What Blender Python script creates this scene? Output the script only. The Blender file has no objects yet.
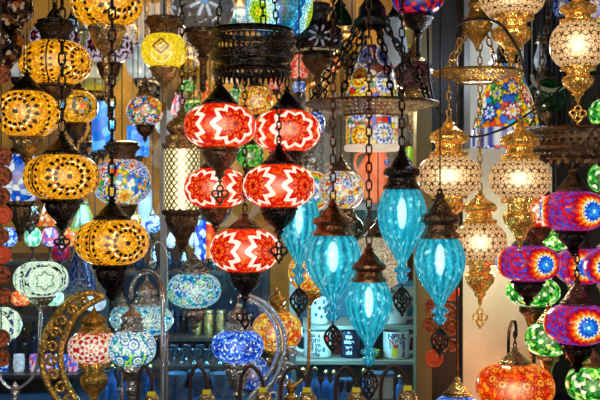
import bpy, math, random
import numpy as np
from mathutils import Vector
PI = math.pi
random.seed(4); RNG = np.random.default_rng(4)
SC = bpy.context.scene
COL = SC.collection
ZC, CEIL, COUNTER = 1.7, 2.85, 1.05       # eye height, ceiling height, counter height

# A survey of the photograph gave bearings (px, py) and a distance D for everything; these turn into metres.
def W(px, py, D): return Vector(((px-300)*D/1000, D, ZC-(py-200)*D/1000))
def py_of(z, D): return 200-(z-ZC)*1000/D

# ------------------------------------------------------------------ mesh helpers
class MB:
    def __init__(self): self.v = []; self.q = []; self.n = 0
    def add(self, v, q):
        v = np.asarray(v, float); q = np.asarray(q, int)
        self.v.append(v); self.q.append(q+self.n); self.n += len(v); return self
    def build(self, name, m, parent=None, smooth=True, colors=None, sharp=None):
        v = np.concatenate(self.v); q = np.concatenate(self.q)
        me = bpy.data.meshes.new(name)
        me.vertices.add(len(v)); me.vertices.foreach_set('co', v.astype(np.float32).ravel())
        me.loops.add(q.size); me.loops.foreach_set('vertex_index', q.astype(np.int32).ravel())
        me.polygons.add(len(q)); me.polygons.foreach_set('loop_start', (np.arange(len(q))*4).astype(np.int32))
        me.update(calc_edges=True)
        me.polygons.foreach_set('use_smooth', np.full(len(q), smooth))
        if sharp: me.set_sharp_from_angle(angle=sharp)
        if colors is not None:
            a = me.color_attributes.new('Col', 'FLOAT_COLOR', 'POINT')
            c = np.ones((len(v), 4), np.float32); c[:, :3] = colors
            a.data.foreach_set('color', c.ravel())
        me.materials.append(m)
        o = bpy.data.objects.new(name, me); COL.objects.link(o)
        if parent: o.parent = parent
        return o
def box(mb, c, d, rz=0.0):
    x, y, z = (k/2 for k in d)
    v = np.array([(sx*x, sy*y, sz*z) for sx in (-1, 1) for sy in (-1, 1) for sz in (-1, 1)])
    if rz:
        cs, sn = math.cos(rz), math.sin(rz); v = np.stack([v[:,0]*cs-v[:,1]*sn, v[:,0]*sn+v[:,1]*cs, v[:,2]], 1)
    return mb.add(v+np.array(c), [(0,1,3,2),(4,6,7,5),(0,4,5,1),(2,3,7,6),(0,2,6,4),(1,5,7,3)])
def lathe(mb, prof, n=32, lobes=0, amp=0.0, c=(0,0,0), sq=None):
    p = np.array(prof, float); m = len(p)
    a = np.arange(n)*2*PI/n-PI
    r = np.maximum(p[:, 0], 1e-5)[:, None]*(1+(amp*np.cos(lobes*a))[None, :] if lobes else np.ones((1, n)))
    v = np.stack([r*np.sin(a)+c[0], -r*np.cos(a)+c[1], np.repeat(p[:, 1:2], n, 1)+c[2]], -1).reshape(-1, 3)
    i = np.arange(m-1)[:, None]*n; j = np.arange(n)[None, :]; k = (j+1) % n
    q = np.stack([i+j, i+k, i+n+k, i+n+j], -1).reshape(-1, 4)
    if p[0, 1] > p[-1, 1]: q = q[:, ::-1]
    return mb.add(v, q)
def smooth_path(pts, k=6, closed=False):
    P = np.array(pts, float); n = len(P); out = []
    rng = range(n if closed else n-1)
    for i in rng:
        g = (lambda j: P[j % n]) if closed else (lambda j: P[min(max(j, 0), n-1)])
        a, b, c, d = g(i-1), g(i), g(i+1), g(i+2)
        for t in np.arange(k)/k:
            out.append(.5*((2*b)+(c-a)*t+(2*a-5*b+4*c-d)*t*t+(3*b-a-3*c+d)*t**3))
    if not closed: out.append(P[-1])
    return np.array(out)
def tube(mb, pts, r, n=6, closed=False):
    P = np.array(pts, float); m = len(P)
    T = np.roll(P, -1, 0)-np.roll(P, 1, 0)
    if not closed: T[0] = P[1]-P[0]; T[-1] = P[-1]-P[-2]
    T /= np.linalg.norm(T, axis=1)[:, None]+1e-12
    u = np.cross(T[0], (0.31, 1, 0.17)); u /= np.linalg.norm(u)
    rr = np.broadcast_to(np.asarray(r, float), (m,)); rings = []
    a = np.arange(n)*2*PI/n
    for i in range(m):
        u = u-T[i]*u.dot(T[i]); u /= np.linalg.norm(u)+1e-12
        w = np.cross(T[i], u)
        rings.append(P[i]+rr[i]*(np.cos(a)[:, None]*u+np.sin(a)[:, None]*w))
    if not closed:
        rings = [np.repeat(P[:1], n, 0)+1e-5*(rings[0]-P[0])]+rings+[np.repeat(P[-1:], n, 0)+1e-5*(rings[-1]-P[-1])]
    M = len(rings); v = np.concatenate(rings)
    i = np.arange(M if closed else M-1)[:, None]; j = np.arange(n)[None, :]; k = (j+1) % n
    i2 = (i+1) % M
    q = np.stack([i*n+j, i*n+k, i2*n+k, i2*n+j], -1).reshape(-1, 4)
    return mb.add(v, q)
def ball(mb, c, r, n=12, sz=1.0):
    t = np.linspace(-PI/2, PI/2, n//2+1)
    return lathe(mb, [(r*math.cos(x), r*sz*math.sin(x)) for x in t], n, c=c)
def _link(p, w):
    a = np.arange(12)*2*PI/12
    x = np.cos(a)*.30*p; z = np.sin(a)*.42*p+np.sign(np.sin(a))*.2*p
    mb = MB(); tube(mb, np.stack([x, 0*x, z], 1), w, 5, True)
    return mb.v[0], mb.q[0]
def chain(mb, x, y, z0, z1, p, w):
    v, q = _link(p, w); n = max(1, int((z1-z0)/p)); pp = (z1-z0)/n
    for k in range(n):
        vv = v if k % 2 == 0 else v[:, [1, 0, 2]]*np.array((1, -1, 1))
        mb.add(vv+np.array((x, y, z0+(k+.5)*pp)), q)
def chain_path(mb, A, B, p, w):
    A, B = np.array(A, float), np.array(B, float); L = np.linalg.norm(B-A); t = (B-A)/L
    u = np.cross(t, (0, 1, 0)); u /= np.linalg.norm(u); s = np.cross(t, u)
    v, q = _link(p, w); n = max(1, int(L/p)); pp = L/n
    for k in range(n):
        e1, e2 = (u, s) if k % 2 == 0 else (s, -u)
        mb.add(A+t*(k+.5)*pp+v[:, :1]*e1+v[:, 1:2]*e2+v[:, 2:]*t, q)

# ------------------------------------------------------------------ materials
MATS = {}
def newmat(name):
    m = bpy.data.materials.new(name); m.use_nodes = True
    return m, m.node_tree.nodes, m.node_tree.links, m.node_tree.nodes['Principled BSDF']
def lin(c): return tuple((x/12.92 if x <= .04045 else ((x+.055)/1.055)**2.4) for x in c)
def math_node(N, Lk, op, a, b=None):
    n = N.new('ShaderNodeMath'); n.operation = op
    for i, x in enumerate((a, b)):
        if x is None: continue
        if isinstance(x, (int, float)): n.inputs[i].default_value = x
        else: Lk.new(x, n.inputs[i])
    return n.outputs[0]
def metal(name, c, rough=.35, scale=160, bump=.5, pierced=0.0, dark=.35, met=1.0):
    if name in MATS: return MATS[name]
    m, N, Lk, b = newmat(name)
    tc = N.new('ShaderNodeTexCoord'); vo = N.new('ShaderNodeTexVoronoi'); vo.inputs['Scale'].default_value = scale
    Lk.new(tc.outputs['Object'], vo.inputs['Vector'])
    nz = N.new('ShaderNodeTexNoise'); nz.inputs['Scale'].default_value = 55; nz.inputs['Detail'].default_value = 4
    Lk.new(tc.outputs['Object'], nz.inputs['Vector'])
    rp = N.new('ShaderNodeMix'); rp.data_type = 'RGBA'
    rp.inputs[6].default_value = (*[x*dark for x in c], 1); rp.inputs[7].default_value = (*c, 1)
    mr = N.new('ShaderNodeMapRange'); mr.inputs[1].default_value = .35; mr.inputs[2].default_value = .62
    Lk.new(nz.outputs[0], mr.inputs[0]); Lk.new(mr.outputs[0], rp.inputs[0]); Lk.new(rp.outputs[2], b.inputs['Base Color'])
    b.inputs['Metallic'].default_value = met; b.inputs['Roughness'].default_value = rough
    bp = N.new('ShaderNodeBump'); bp.inputs['Strength'].default_value = bump; bp.inputs['Distance'].default_value = .003
    Lk.new(vo.outputs['Distance'], bp.inputs['Height']); Lk.new(bp.outputs[0], b.inputs['Normal'])
    if pierced:      # amber emission painted on to imitate bulb light through holes; none are cut
        th = N.new('ShaderNodeMapRange'); th.inputs[1].default_value = .25; th.inputs[2].default_value = .38
        th.inputs[3].default_value = pierced; th.inputs[4].default_value = pierced*.22
        Lk.new(vo.outputs['Distance'], th.inputs[0])
        b.inputs['Emission Color'].default_value = (1, .42, .07, 1); Lk.new(th.outputs[0], b.inputs['Emission Strength'])
    MATS[name] = m; return m
def glow(g, hot, gloss=.12, white=.4):
    """lit mosaic glass: chips from the 'Col' attribute, brighter where one looks straight at the bulb inside"""
    key = 'mosaic_glass_%.2f_%.2f_%.2f_%.2f' % (g, hot, gloss, white)
    if key in MATS: return MATS[key]
    m, N, Lk, b = newmat(key)
    at = N.new('ShaderNodeAttribute'); at.attribute_name = 'Col'
    lw = N.new('ShaderNodeLayerWeight'); lw.inputs[0].default_value = .5
    f = math_node(N, Lk, 'SUBTRACT', 1.0, lw.outputs['Facing'])
    f3 = math_node(N, Lk, 'POWER', f, 9.0)  # hot spot painted as facing-based emission in place of a bulb
    st = math_node(N, Lk, 'MULTIPLY', math_node(N, Lk, 'ADD', math_node(N, Lk, 'MULTIPLY', f3, hot), 1.0), g)
    mx = N.new('ShaderNodeMix'); mx.data_type = 'RGBA'
    Lk.new(math_node(N, Lk, 'MULTIPLY', math_node(N, Lk, 'POWER', f, 16.0), white), mx.inputs[0])
    Lk.new(at.outputs['Color'], mx.inputs[6]); mx.inputs[7].default_value = (1, .85, .55, 1)
    Lk.new(mx.outputs[2], b.inputs['Emission Color']); Lk.new(st, b.inputs['Emission Strength'])
    dk = N.new('ShaderNodeMix'); dk.data_type = 'RGBA'; dk.inputs[0].default_value = .55
    Lk.new(at.outputs['Color'], dk.inputs[6]); dk.inputs[7].default_value = (0, 0, 0, 1)
    Lk.new(dk.outputs[2], b.inputs['Base Color'])
    b.inputs['Roughness'].default_value = gloss
    tc = N.new('ShaderNodeTexCoord'); vo = N.new('ShaderNodeTexVoronoi'); vo.inputs['Scale'].default_value = 140
    Lk.new(tc.outputs['Object'], vo.inputs['Vector'])
    bp = N.new('ShaderNodeBump'); bp.inputs['Strength'].default_value = .2; bp.inputs['Distance'].default_value = .002
    Lk.new(vo.outputs['Distance'], bp.inputs['Height']); Lk.new(bp.outputs[0], b.inputs['Normal'])
    m.cycles.emission_sampling = 'NONE' if g < .5 else 'AUTO'
    MATS[key] = m; return m
def glass_shell(name, tr=.4, g=.55, tint=(.1, .75, .95)):
    """coloured crackle glass: partly see-through, partly self-emitting to imitate the light of the bulb it holds"""
    if name in MATS: return MATS[name]
    m, N, Lk, b = newmat(name)
    at = N.new('ShaderNodeAttribute'); at.attribute_name = 'Col'
    Lk.new(at.outputs['Color'], b.inputs['Base Color']); Lk.new(at.outputs['Color'], b.inputs['Emission Color'])
    b.inputs['Emission Strength'].default_value = g; b.inputs['Roughness'].default_value = .08
    tc = N.new('ShaderNodeTexCoord'); vo = N.new('ShaderNodeTexVoronoi'); vo.inputs['Scale'].default_value = 230
    Lk.new(tc.outputs['Object'], vo.inputs['Vector'])
    bp = N.new('ShaderNodeBump'); bp.inputs['Strength'].default_value = .5; bp.inputs['Distance'].default_value = .002
    Lk.new(vo.outputs['Distance'], bp.inputs['Height']); Lk.new(bp.outputs[0], b.inputs['Normal'])
    lw = N.new('ShaderNodeLayerWeight'); lw.inputs[0].default_value = .5
    f = math_node(N, Lk, 'POWER', math_node(N, Lk, 'SUBTRACT', 1.0, lw.outputs['Facing']), 6.0)  # bulb halo imitated by emission on the shell itself
    Lk.new(math_node(N, Lk, 'ADD', math_node(N, Lk, 'MULTIPLY', f, g*1.1), g), b.inputs['Emission Strength'])
    t = N.new('ShaderNodeBsdfTransparent'); t.inputs[0].default_value = (*tint, 1)
    mx = N.new('ShaderNodeMixShader'); mx.inputs[0].default_value = tr
    out = N['Material Output']
    Lk.new(b.outputs[0], mx.inputs[1]); Lk.new(t.outputs[0], mx.inputs[2]); Lk.new(mx.outputs[0], out.inputs[0])
    MATS[name] = m; return m
def emit(name, c, s):
    if name in MATS: return MATS[name]
    m, N, Lk, b = newmat(name)
    nz = N.new('ShaderNodeTexNoise'); nz.inputs['Scale'].default_value = 30
    mp = N.new('ShaderNodeMapRange'); mp.inputs[3].default_value = s*.85; mp.inputs[4].default_value = s*1.15
    Lk.new(nz.outputs[0], mp.inputs[0]); Lk.new(mp.outputs[0], b.inputs['Emission Strength'])
    b.inputs['Base Color'].default_value = (*c, 1); b.inputs['Emission Color'].default_value = (*c, 1)
    MATS[name] = m; return m
def plain(name, c, rough=.5, scale=6, var=.35, c2=None, spec=.5, bump=0.0, stretch=None, em=0.0):
    if name in MATS: return MATS[name]
    m, N, Lk, b = newmat(name)
    tc = N.new('ShaderNodeTexCoord'); nz = N.new('ShaderNodeTexNoise'); nz.inputs['Scale'].default_value = scale; nz.inputs['Detail'].default_value = 6
    if stretch:
        mp = N.new('ShaderNodeMapping'); mp.inputs['Scale'].default_value = stretch
        Lk.new(tc.outputs['Object'], mp.inputs[0]); Lk.new(mp.outputs[0], nz.inputs['Vector'])
    else: Lk.new(tc.outputs['Object'], nz.inputs['Vector'])
    mx = N.new('ShaderNodeMix'); mx.data_type = 'RGBA'
    mx.inputs[6].default_value = (*(c2 or [x*(1-var) for x in c]), 1); mx.inputs[7].default_value = (*c, 1)
    mr = N.new('ShaderNodeMapRange'); mr.inputs[1].default_value = .35; mr.inputs[2].default_value = .65
    Lk.new(nz.outputs[0], mr.inputs[0]); Lk.new(mr.outputs[0], mx.inputs[0]); Lk.new(mx.outputs[2], b.inputs['Base Color'])
    b.inputs['Roughness'].default_value = rough; b.inputs['Specular IOR Level'].default_value = spec
    if em: Lk.new(mx.outputs[2], b.inputs['Emission Color']); b.inputs['Emission Strength'].default_value = em  # self-glow of the base colour, standing in for light that falls on it
    if bump:
        bp = N.new('ShaderNodeBump'); bp.inputs['Strength'].default_value = bump; bp.inputs['Distance'].default_value = .01
        Lk.new(nz.outputs[0], bp.inputs['Height']); Lk.new(bp.outputs[0], b.inputs['Normal'])
    MATS[name] = m; return m

BLACK = metal('blackened_metal', (.075, .062, .055), .27, 170, .8)
DBRONZE = metal('dark_bronze', (.26, .165, .095), .28, 170, .8)
BRASS = metal('antique_brass', (.66, .46, .20), .25, 160, .7, met=.8)
COPPER = metal('old_copper', (.42, .19, .09), .32, 140, .55)
GOLD = metal('gold_metal', (1.0, .60, .13), .24, 150, .6, dark=.4, met=.75)
GOLDLIT = metal('gold_filigree_lit', (1.0, .60, .14), .2, 130, .4, pierced=.48, dark=.6)
SILVER = metal('silver_metal', (.92, .90, .84), .22, 150, .9, dark=.5, met=1)
RODM = metal('rod_metal', (.85, .85, .83), .22, 60, .05, dark=.8, met=.95)
GOLDROD = metal('gold_rod', (.9, .6, .18), .22, 60, .05, dark=.7)
CORD = plain('black_cord', (.008, .008, .009), .5)
YELLOWTAG = plain('yellow_tag_paper', lin((.95, .88, .1)), .6, 20, .1)

# ------------------------------------------------------------------ mosaic patterns (colour of every glass chip)
def hsh(i, j, s):
    h = (i.astype(np.int64)*374761393+j.astype(np.int64)*668265263+s*982451653) & 0xffffffff
    h = ((h ^ (h >> 13))*1274126177) & 0xffffffff
    h = h ^ (h >> 16)
    return (h & 0xffffff)/float(0x1000000)
def vor(x, y, per=None, jit=.85, seed=1):
    ix, iy = np.floor(x), np.floor(y); f1 = np.full(x.shape, 9.); f2 = f1.copy(); idh = np.zeros(x.shape); ang = np.zeros(x.shape)
    for a in (-1, 0, 1):
        for b in (-1, 0, 1):
            cx, cy = ix+a, iy+b; wx = np.mod(cx, per) if per else cx
            px = cx+.5+(hsh(wx, cy, seed)-.5)*jit; py = cy+.5+(hsh(wx, cy, seed+7)-.5)*jit
            d = np.hypot(px-x, py-y); h = hsh(wx, cy, seed+13); nr = d < f1
            f2 = np.where(nr, f1, np.minimum(f2, d)); ang = np.where(nr, np.arctan2(y-py, x-px), ang)
            f1 = np.where(nr, d, f1); idh = np.where(nr, h, idh)
    return idh, f1, f2-f1, ang
def tri(a, k): t = (a*k/(2*PI)) % 1; return 1-np.abs(2*t-1)
def C(*c): return np.array(c, float)
def pick(h, pal):
    pal = np.array(pal, float); return pal[np.minimum((h*len(pal)).astype(int), len(pal)-1)]
def put(col, mask, c): col[mask] = c if np.ndim(c) == 1 else c[mask]
def pattern(kind, ang, s, asp, rr, off=0.0, seed=1):
    sh = ang.shape; ang = ang.ravel(); s = s.ravel(); rr = rr.ravel()
    x = ang*asp
    def med(n):
        st = 2*PI/n; k = np.round((ang-off)/st); dx = (ang-off-k*st)*asp*(.35+.65*rr)
        return np.hypot(dx, s), np.arctan2(s, dx), np.mod(k, n)
    def chips(sc, sd=1, jit=.85):
        per = max(3, int(round(2*PI*asp*sc))); return vor((ang+PI)/(2*PI)*per, s*sc, per, jit, seed*31+sd)
    def grout(ed, w=.22, lo=.35): return (lo+(1-lo)*np.clip(ed/w, 0, 1))[:, None]
    if kind == 'red':
        d, a, k = med(4); h, f, ed, _ = chips(5.5)
        col = pick(h, [(.88,.13,.05),(.95,.27,.08),(.82,.07,.04),(.97,.36,.12),(.85,.10,.06)])
        zz = tri(a, 9); z1 = .60+.30*zz; z2 = z1+.24
        ring = np.floor(d/.15); t = (a*9/(2*PI)+.5*(ring % 2)) % 1; inn = d < z1
        base = np.where(((ring % 2) == 0)[:, None], C(.86,.09,.04), C(.99,.38,.10))
        base = np.where((np.abs(t-.5) > .36)[:, None], C(.60,.03,.03), base)
        put(col, inn, base); put(col, d < .09, C(.5,.02,.03)); put(col, (d > z1-.1) & (d < z1), C(.80,.05,.03))
        col *= grout(ed, .16, .45)
        put(col, (d > z1) & (d < z2), np.stack([0*h+1, .93-.08*h, .86-.14*h], 1)*(.75+.25*np.clip(ed/.12, 0, 1))[:, None])
    elif kind == 'amber':
        d, a, k = med(3); h, f, ed, _ = chips(10)
        col = C(1.0,.66,.10)*(.62+.5*h)[:, None]; col[h > .92] = C(1,.82,.30); col[h < .10] = C(.84,.42,.04)
        col *= grout(ed, .25, .55)
        K = C(.06,.03,.02)
        put(col, (d > .63) & (d < .72) & (h > .55), C(1,.90,.62)); put(col, (d > .62) & (d < .70) & (h < .14), C(.75,.22,.06))
        put(col, (d > .46) & (d < .62) & (tri(a, 15) < .72), K)
        dia = np.abs(d-.86)/.16+np.abs(tri(a+.1, 17))/.66; put(col, dia < 1, K)
        put(col, np.abs(d-1.45)/.10+np.abs(tri(a, 34))/.75 < 1, K); put(col, (np.abs(d-1.62) < .035), K*2)
        put(col, d < .11, K)
    elif kind == 'amber_flower':
        d, a, k = med(5); h, f, ed, _ = chips(6)
        col = C(.98,.68,.16)*(.6+.5*h)[:, None]
        put(col, (d < .62) & (d > .2+.3*tri(a, 6)) & (h > .35), C(.16,.12,.08)); put(col, (d < .62) & (d > .3) & (h > .85), C(.3,.6,.75))
        put(col, d < .15, C(.9,.25,.1)); col *= grout(ed)
    elif kind == 'purple':
        d, a, k = med(3); h, f, ed, _ = chips(8)
        col = pick(h, [(.42,.14,.5),(.78,.10,.22),(.25,.25,.72),(.82,.12,.16),(.55,.12,.42),(.30,.30,.80),(.7,.1,.3)])
        z = .13*tri(a, 15); d = d*.86
        for r, c in ((.92, C(.55,.08,.25)), (.80, C(.85,.1,.1)), (.69, C(.97,.33,.08)), (.58, C(1,.70,.22)), (.48, C(1,.95,.78)), (.40, C(.10,.36,.88)), (.22, C(.16,.60,.92))):
            m = d < r+z-.06; put(col, m, c); col[m] *= (.8+.35*h[m])[:, None]
        put(col, d < .07, C(.85,.95,1)); col *= grout(ed, .25, .5)
    elif kind == 'filigree':
        n0 = max(6, int(round(2*PI*asp/.80))); p = 2*PI*asp/n0; xs = (ang+PI)*asp*(.45+.55*rr)/p; xs = (ang+PI)*asp/p; ys = s/p
        best = np.full(xs.shape, 9.); sec = best.copy(); va = np.zeros(xs.shape)
        for o in (0., .5):
            for a1 in (-1, 0, 1):
                for b1 in (-1, 0, 1):
                    gx = np.floor(xs-o)+a1+o+.5; gy = (np.floor(ys/1.7321-o)+b1+o+.5)*1.7321
                    dd = np.hypot(xs-gx, ys-gy); nr = dd < best
                    sec = np.where(nr, best, np.minimum(sec, dd)); va = np.where(nr, np.arctan2(ys-gy, xs-gx), va); best = np.where(nr, dd, best)
        ed = sec-best; w = .05; rad = np.clip(best/.5, 0, 1)[:, None]
        col = C(1,.80,.56)*(1-.25*rad)+C(.85,.62,.36)*.25*rad; L1 = C(.16,.07,.02)
        pr = .31+.13*np.cos(6*va); put(col, np.abs(best-pr) < w, L1); put(col, ed < w*1.2, L1); put(col, np.abs(best-.06) < .035, L1)
    elif kind == 'green':
        d, a, k = med(5); h, f, ed, va = chips(3.6, 3, .8); h2, f2, e2, _ = chips(7, 2)
        col = pick(h, [(.30,.80,.20),(.75,.97,.45),(.12,.62,.18),(.92,1,.80),(.35,.85,.28),(.08,.42,.14)])
        col *= (.7+.4*h2)[:, None]
        pt = (np.abs(d-.42-.16*np.cos(6*a)) < .07); put(col, pt, C(.02,.20,.08)); put(col, (d < .36+.14*np.cos(6*a)) & (d > .16), C(.10,.55,.18)); put(col, d < .14, C(.9,1,.7)); col *= grout(ed, .1, .3)
    elif kind == 'teal':
        h, f, ed, va = chips(1.25, 3, .55); h2, f2, e2, _ = chips(7, 2)
        col = pick(h2, [(.05,.45,.80),(.10,.65,.85),(.75,.95,.98),(.15,.70,.55),(.03,.32,.70),(.45,.88,.95)])
        r = f+.035*np.sin(va*2+f*14)
        sp = np.mod(r*6.2+va/(2*PI), 1); put(col, (sp < .34) & (f < .48), C(.92,1,1)); put(col, (sp > .80) & (f < .48), C(.02,.25,.45)); put(col, (f < .1), C(.7,.92,.3)); put(col, (h > .6) & (sp > .34) & (sp < .6) & (f < .5), C(.35,.80,.35)); col *= grout(e2, .15, .55)
    elif kind == 'greenblue':
        h, f, ed, va = chips(1.3, 3, .6); h2, f2, e2, _ = chips(6, 2)
        col = np.where((s > -.25)[:, None], pick(h2, [(.90,.98,.95),(.70,.92,.85),(.95,1,.95),(.15,.62,.70)]), pick(h2, [(.50,.88,.22),(.05,.45,.72),(.70,.92,.25),(.05,.32,.65)]))
        put(col, (f > .32) & (f < .42), C(.05,.42,.80)); put(col, (f > .18) & (f < .30), C(.92,1,1)); put(col, (f > .10) & (f < .18), C(.06,.5,.7)); put(col, f < .10, C(.9,1,.8)); col *= grout(e2, .2, .45)
    elif kind in ('multi', 'floral', 'white_multi', 'bigflower'):
        h, f, ed, va = chips(dict(multi=1.05, floral=1.8, white_multi=1.45, bigflower=.85)[kind], 3, .55); h2, f2, e2, _ = chips(5.5, 2)
        pal = [(.95,.75,.1),(.1,.35,.8),(.9,.25,.1),(.95,.95,.85),(.2,.6,.3),(.1,.6,.85),(.9,.5,.1)]
        if kind == 'white_multi': pal = [(.98,.93,.8),(.95,.9,.75),(.95,.75,.2),(.85,.25,.12),(.98,.95,.88),(.3,.55,.7)]
        col = pick(h2, pal)
        r = f+.07*np.cos(8*va)
        A = pick(h, [(.9,.2,.1),(.1,.3,.75),(.95,.8,.15),(.15,.6,.3)]); B = pick((h*7.3) % 1, [(.98,.95,.85),(.98,.85,.3),(.9,.95,1)])
        put(col, r < .36, A); put(col, r < .25, B); put(col, r < .14, pick((h*3.7) % 1, [(.9,.3,.1),(.1,.4,.8),(.95,.7,.1)]))
        put(col, np.abs(r-.38) < .03, C(.95,.95,.9) if kind in ('white_multi', 'multi') else C(.08,.07,.12)); col *= grout(e2, .2, .45)
    elif kind == 'rainbow':
        d, a, k = med(3); h, f, ed, _ = chips(5.5)
        col = pick(h, [(.98,.92,.75),(.95,.8,.3),(.9,.35,.15),(.97,.95,.85)])
        z = .08*tri(a, 18)
        for r, c in ((.95, C(.85,.15,.08)), (.83, C(.98,.75,.15)), (.7, C(.5,.75,.25)), (.55, C(.1,.5,.8)), (.38, C(.9,.95,.95)), (.18, C(.1,.3,.7))):
            put(col, d < r+z, c)
        col *= grout(ed, .2, .5)
    elif kind == 'yellow':
        d, a, k = med(4); h, f, ed, _ = chips(7)
        col = C(.98,.84,.16)*(.8+.25*h)[:, None]
        x2 = d*np.cos(a); y2 = d*np.sin(a); dm = np.abs(x2)*.95+np.abs(y2-.12)
        put(col, (dm < .5) & (dm > .33), C(.5,.25,.05)); put(col, (dm < .24) & (h > .4), C(.45,.3,.1))
        ar = np.hypot(x2, y2+.25); put(col, (np.abs(ar-.55) < .06) & (y2 < -.2) & (tri(a, 26) > .4), C(.98,.97,.7))
        col *= grout(ed, .2, .7)
    elif kind == 'blue':
        d, a, k = med(4); h, f, ed, _ = chips(8.5)
        col = pick(h, [(.1,.3,.85),(.2,.45,.95),(.8,.92,1),(.06,.18,.65),(.3,.6,.98),(.1,.35,.9)])
        put(col, (d < .55) & (tri(a, 14)+h*.5 > .75), C(.04,.12,.55)); put(col, d < .08, C(.9,.95,1)); col *= grout(ed, .25, .45)
    elif kind == 'bluewhite':
        h, f, ed, va = chips(4, 3); col = pick(h, [(.05,.3,.85),(.1,.45,.95),(.75,.88,1),(.04,.2,.7),(.9,.95,1)]); col *= grout(ed, .2, .5)
    elif kind == 'mint':
        d, a, k = med(4); h, f, ed, _ = chips(7)
        col = C(.84,.97,.84)*(.85+.2*h)[:, None]
        put(col, (d > .74) & (d < .82), C(.93,1,.92)); put(col, (d > .88) & (d < 1.15) & (h > .55), C(.07,.12,.12))
        put(col, (d < .7) & (np.abs(d-.35-.18*tri(a, 6)) < .05), C(.42,.55,.5)); put(col, (d > .86) & (d < 1.1) & (h > .9), C(.15,.3,.7)); col *= grout(ed, .2, .6)
    elif kind == 'redwhite':
        d, a, k = med(5); h, f, ed, _ = chips(8)
        col = C(.98,.93,.88)*(.85+.18*h)[:, None]
        for i, (r0, r1, n) in enumerate(((.0,.13,0),(.19,.38,7),(.43,.68,10),(.72,1.0,10))):
            put(col, (d > r0) & (d < r1) & ((tri(a+(i % 2)*PI/max(n, 1), n) > .15+(d-r0)/(r1-r0)*.6) if n else True), C(.72,.07,.09))
        put(col, d > 1.02, C(.75,.08,.08)); put(col, (d > 1.02) & (h > .72), C(.97,.88,.82)); put(col, np.abs(d-1.0) < .05, C(.95,.8,.55)); col *= grout(ed, .22, .6)
    elif kind == 'orange':
        h, f, ed, va = chips(1.35, 3, .45); h2, f2, e2, _ = chips(6, 2)
        col = pick(h2, [(.98,.40,.06),(.95,.28,.04),(1,.54,.14),(.88,.18,.03)])
        col *= grout(e2, .16, .55); r = f+.03*np.cos(9*va)
        K = C(.22,.03,.01)
        put(col, (np.abs(r-.43) < .03) & (tri(va, 16) < .75), K); put(col, (np.abs(r-.25) < .025), K); put(col, (r < .22) & (tri(va, 7) > .45), C(1,.62,.2)); put(col, r < .07, C(.4,.05,.02)); put(col, (r > .28) & (r < .40) & (tri(va, 10) < .28), C(.70,.10,.02))
    elif kind == 'dome':
        per = max(4, int(round(2*PI*asp*1.9))); h, f, ed, va = vor((ang+PI)/(2*PI)*per, s*1.9, per, .25, seed); h2, f2, e2, _ = chips(9, 2)
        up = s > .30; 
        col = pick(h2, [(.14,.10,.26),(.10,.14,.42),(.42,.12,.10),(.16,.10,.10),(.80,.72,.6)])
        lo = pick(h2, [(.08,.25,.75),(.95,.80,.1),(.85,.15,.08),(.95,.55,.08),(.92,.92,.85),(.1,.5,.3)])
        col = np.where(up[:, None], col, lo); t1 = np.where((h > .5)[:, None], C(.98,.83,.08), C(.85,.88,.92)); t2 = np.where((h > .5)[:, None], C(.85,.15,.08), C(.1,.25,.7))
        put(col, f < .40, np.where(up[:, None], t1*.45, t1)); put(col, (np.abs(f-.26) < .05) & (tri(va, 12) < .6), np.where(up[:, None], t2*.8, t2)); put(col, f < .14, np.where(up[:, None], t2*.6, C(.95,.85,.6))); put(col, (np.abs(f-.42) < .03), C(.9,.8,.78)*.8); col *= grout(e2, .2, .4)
    elif kind == 'lilac':
        d, a, k = med(6); h, f, ed, _ = chips(6)
        col = C(.88,.80,.88)*(.8+.25*h)[:, None]
        z = .55+.25*tri(a, 8)
        put(col, d < z-.22, C(.16,.07,.09)); put(col, (d > z) & (d < z+.16), C(.10,.05,.07)); put(col, d < .12, C(.6,.2,.25)); col *= grout(ed, .2, .6)
    elif kind == 'dark':
        d, a, k = med(4); h, f, ed, _ = chips(6)
        col = pick(h, [(.10,.06,.06),(.14,.08,.06),(.07,.05,.07)])
        put(col, (d < .62) & (d > .22) & (tri(a, 8) > .5+.5*d), C(.70,.70,.76)); put(col, (d < .25), C(.03,.03,.05))
        put(col, (np.abs(s+.72) < .07) & (h > .2), C(.75,.68,.5)); col *= grout(ed, .2, .5)
    elif kind == 'darkcopper':
        d, a, k = med(5); h, f, ed, _ = chips(4.5)
        col = pick(h, [(.22,.12,.07),(.12,.06,.04),(.5,.28,.1),(.16,.08,.05),(.75,.62,.5)])
        put(col, np.abs(d-.6) < .08, C(.05,.03,.03)); put(col, d < .2, C(.7,.35,.1)); col *= grout(ed, .2, .3)
    elif kind == 'darkdiamond':
        d, a, k = med(6); h, f, ed, _ = chips(6)
        col = pick(h, [(.30,.18,.2),(.24,.14,.16),(.36,.24,.25)]); dm = np.abs(d*np.cos(a))*1.1+np.abs(d*np.sin(a))
        put(col, (dm < .5) & (dm > .3), C(.06,.03,.04)); put(col, dm < .22, C(.55,.42,.4)); put(col, dm < .1, C(.08,.04,.05)); col *= grout(ed, .2, .5)
    elif kind == 'cyan':
        d, a, k = med(3); d = np.hypot(d*np.cos(a), d*np.sin(a)+.32); h, f, ed, _ = chips(8)
        st = np.mod(np.floor((ang-off)*asp*3.6+.5), 5).astype(int)
        col = np.array([(.25,.72,.92),(.04,.40,.75),(.55,.92,.92),(.04,.38,.36),(.10,.60,.75)])[st]*(.55+.6*h)[:, None]
        put(col, h > .95, C(.7,.15,.1)); put(col, (h > .87) & (h < .95), C(.08,.42,.14))
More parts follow.
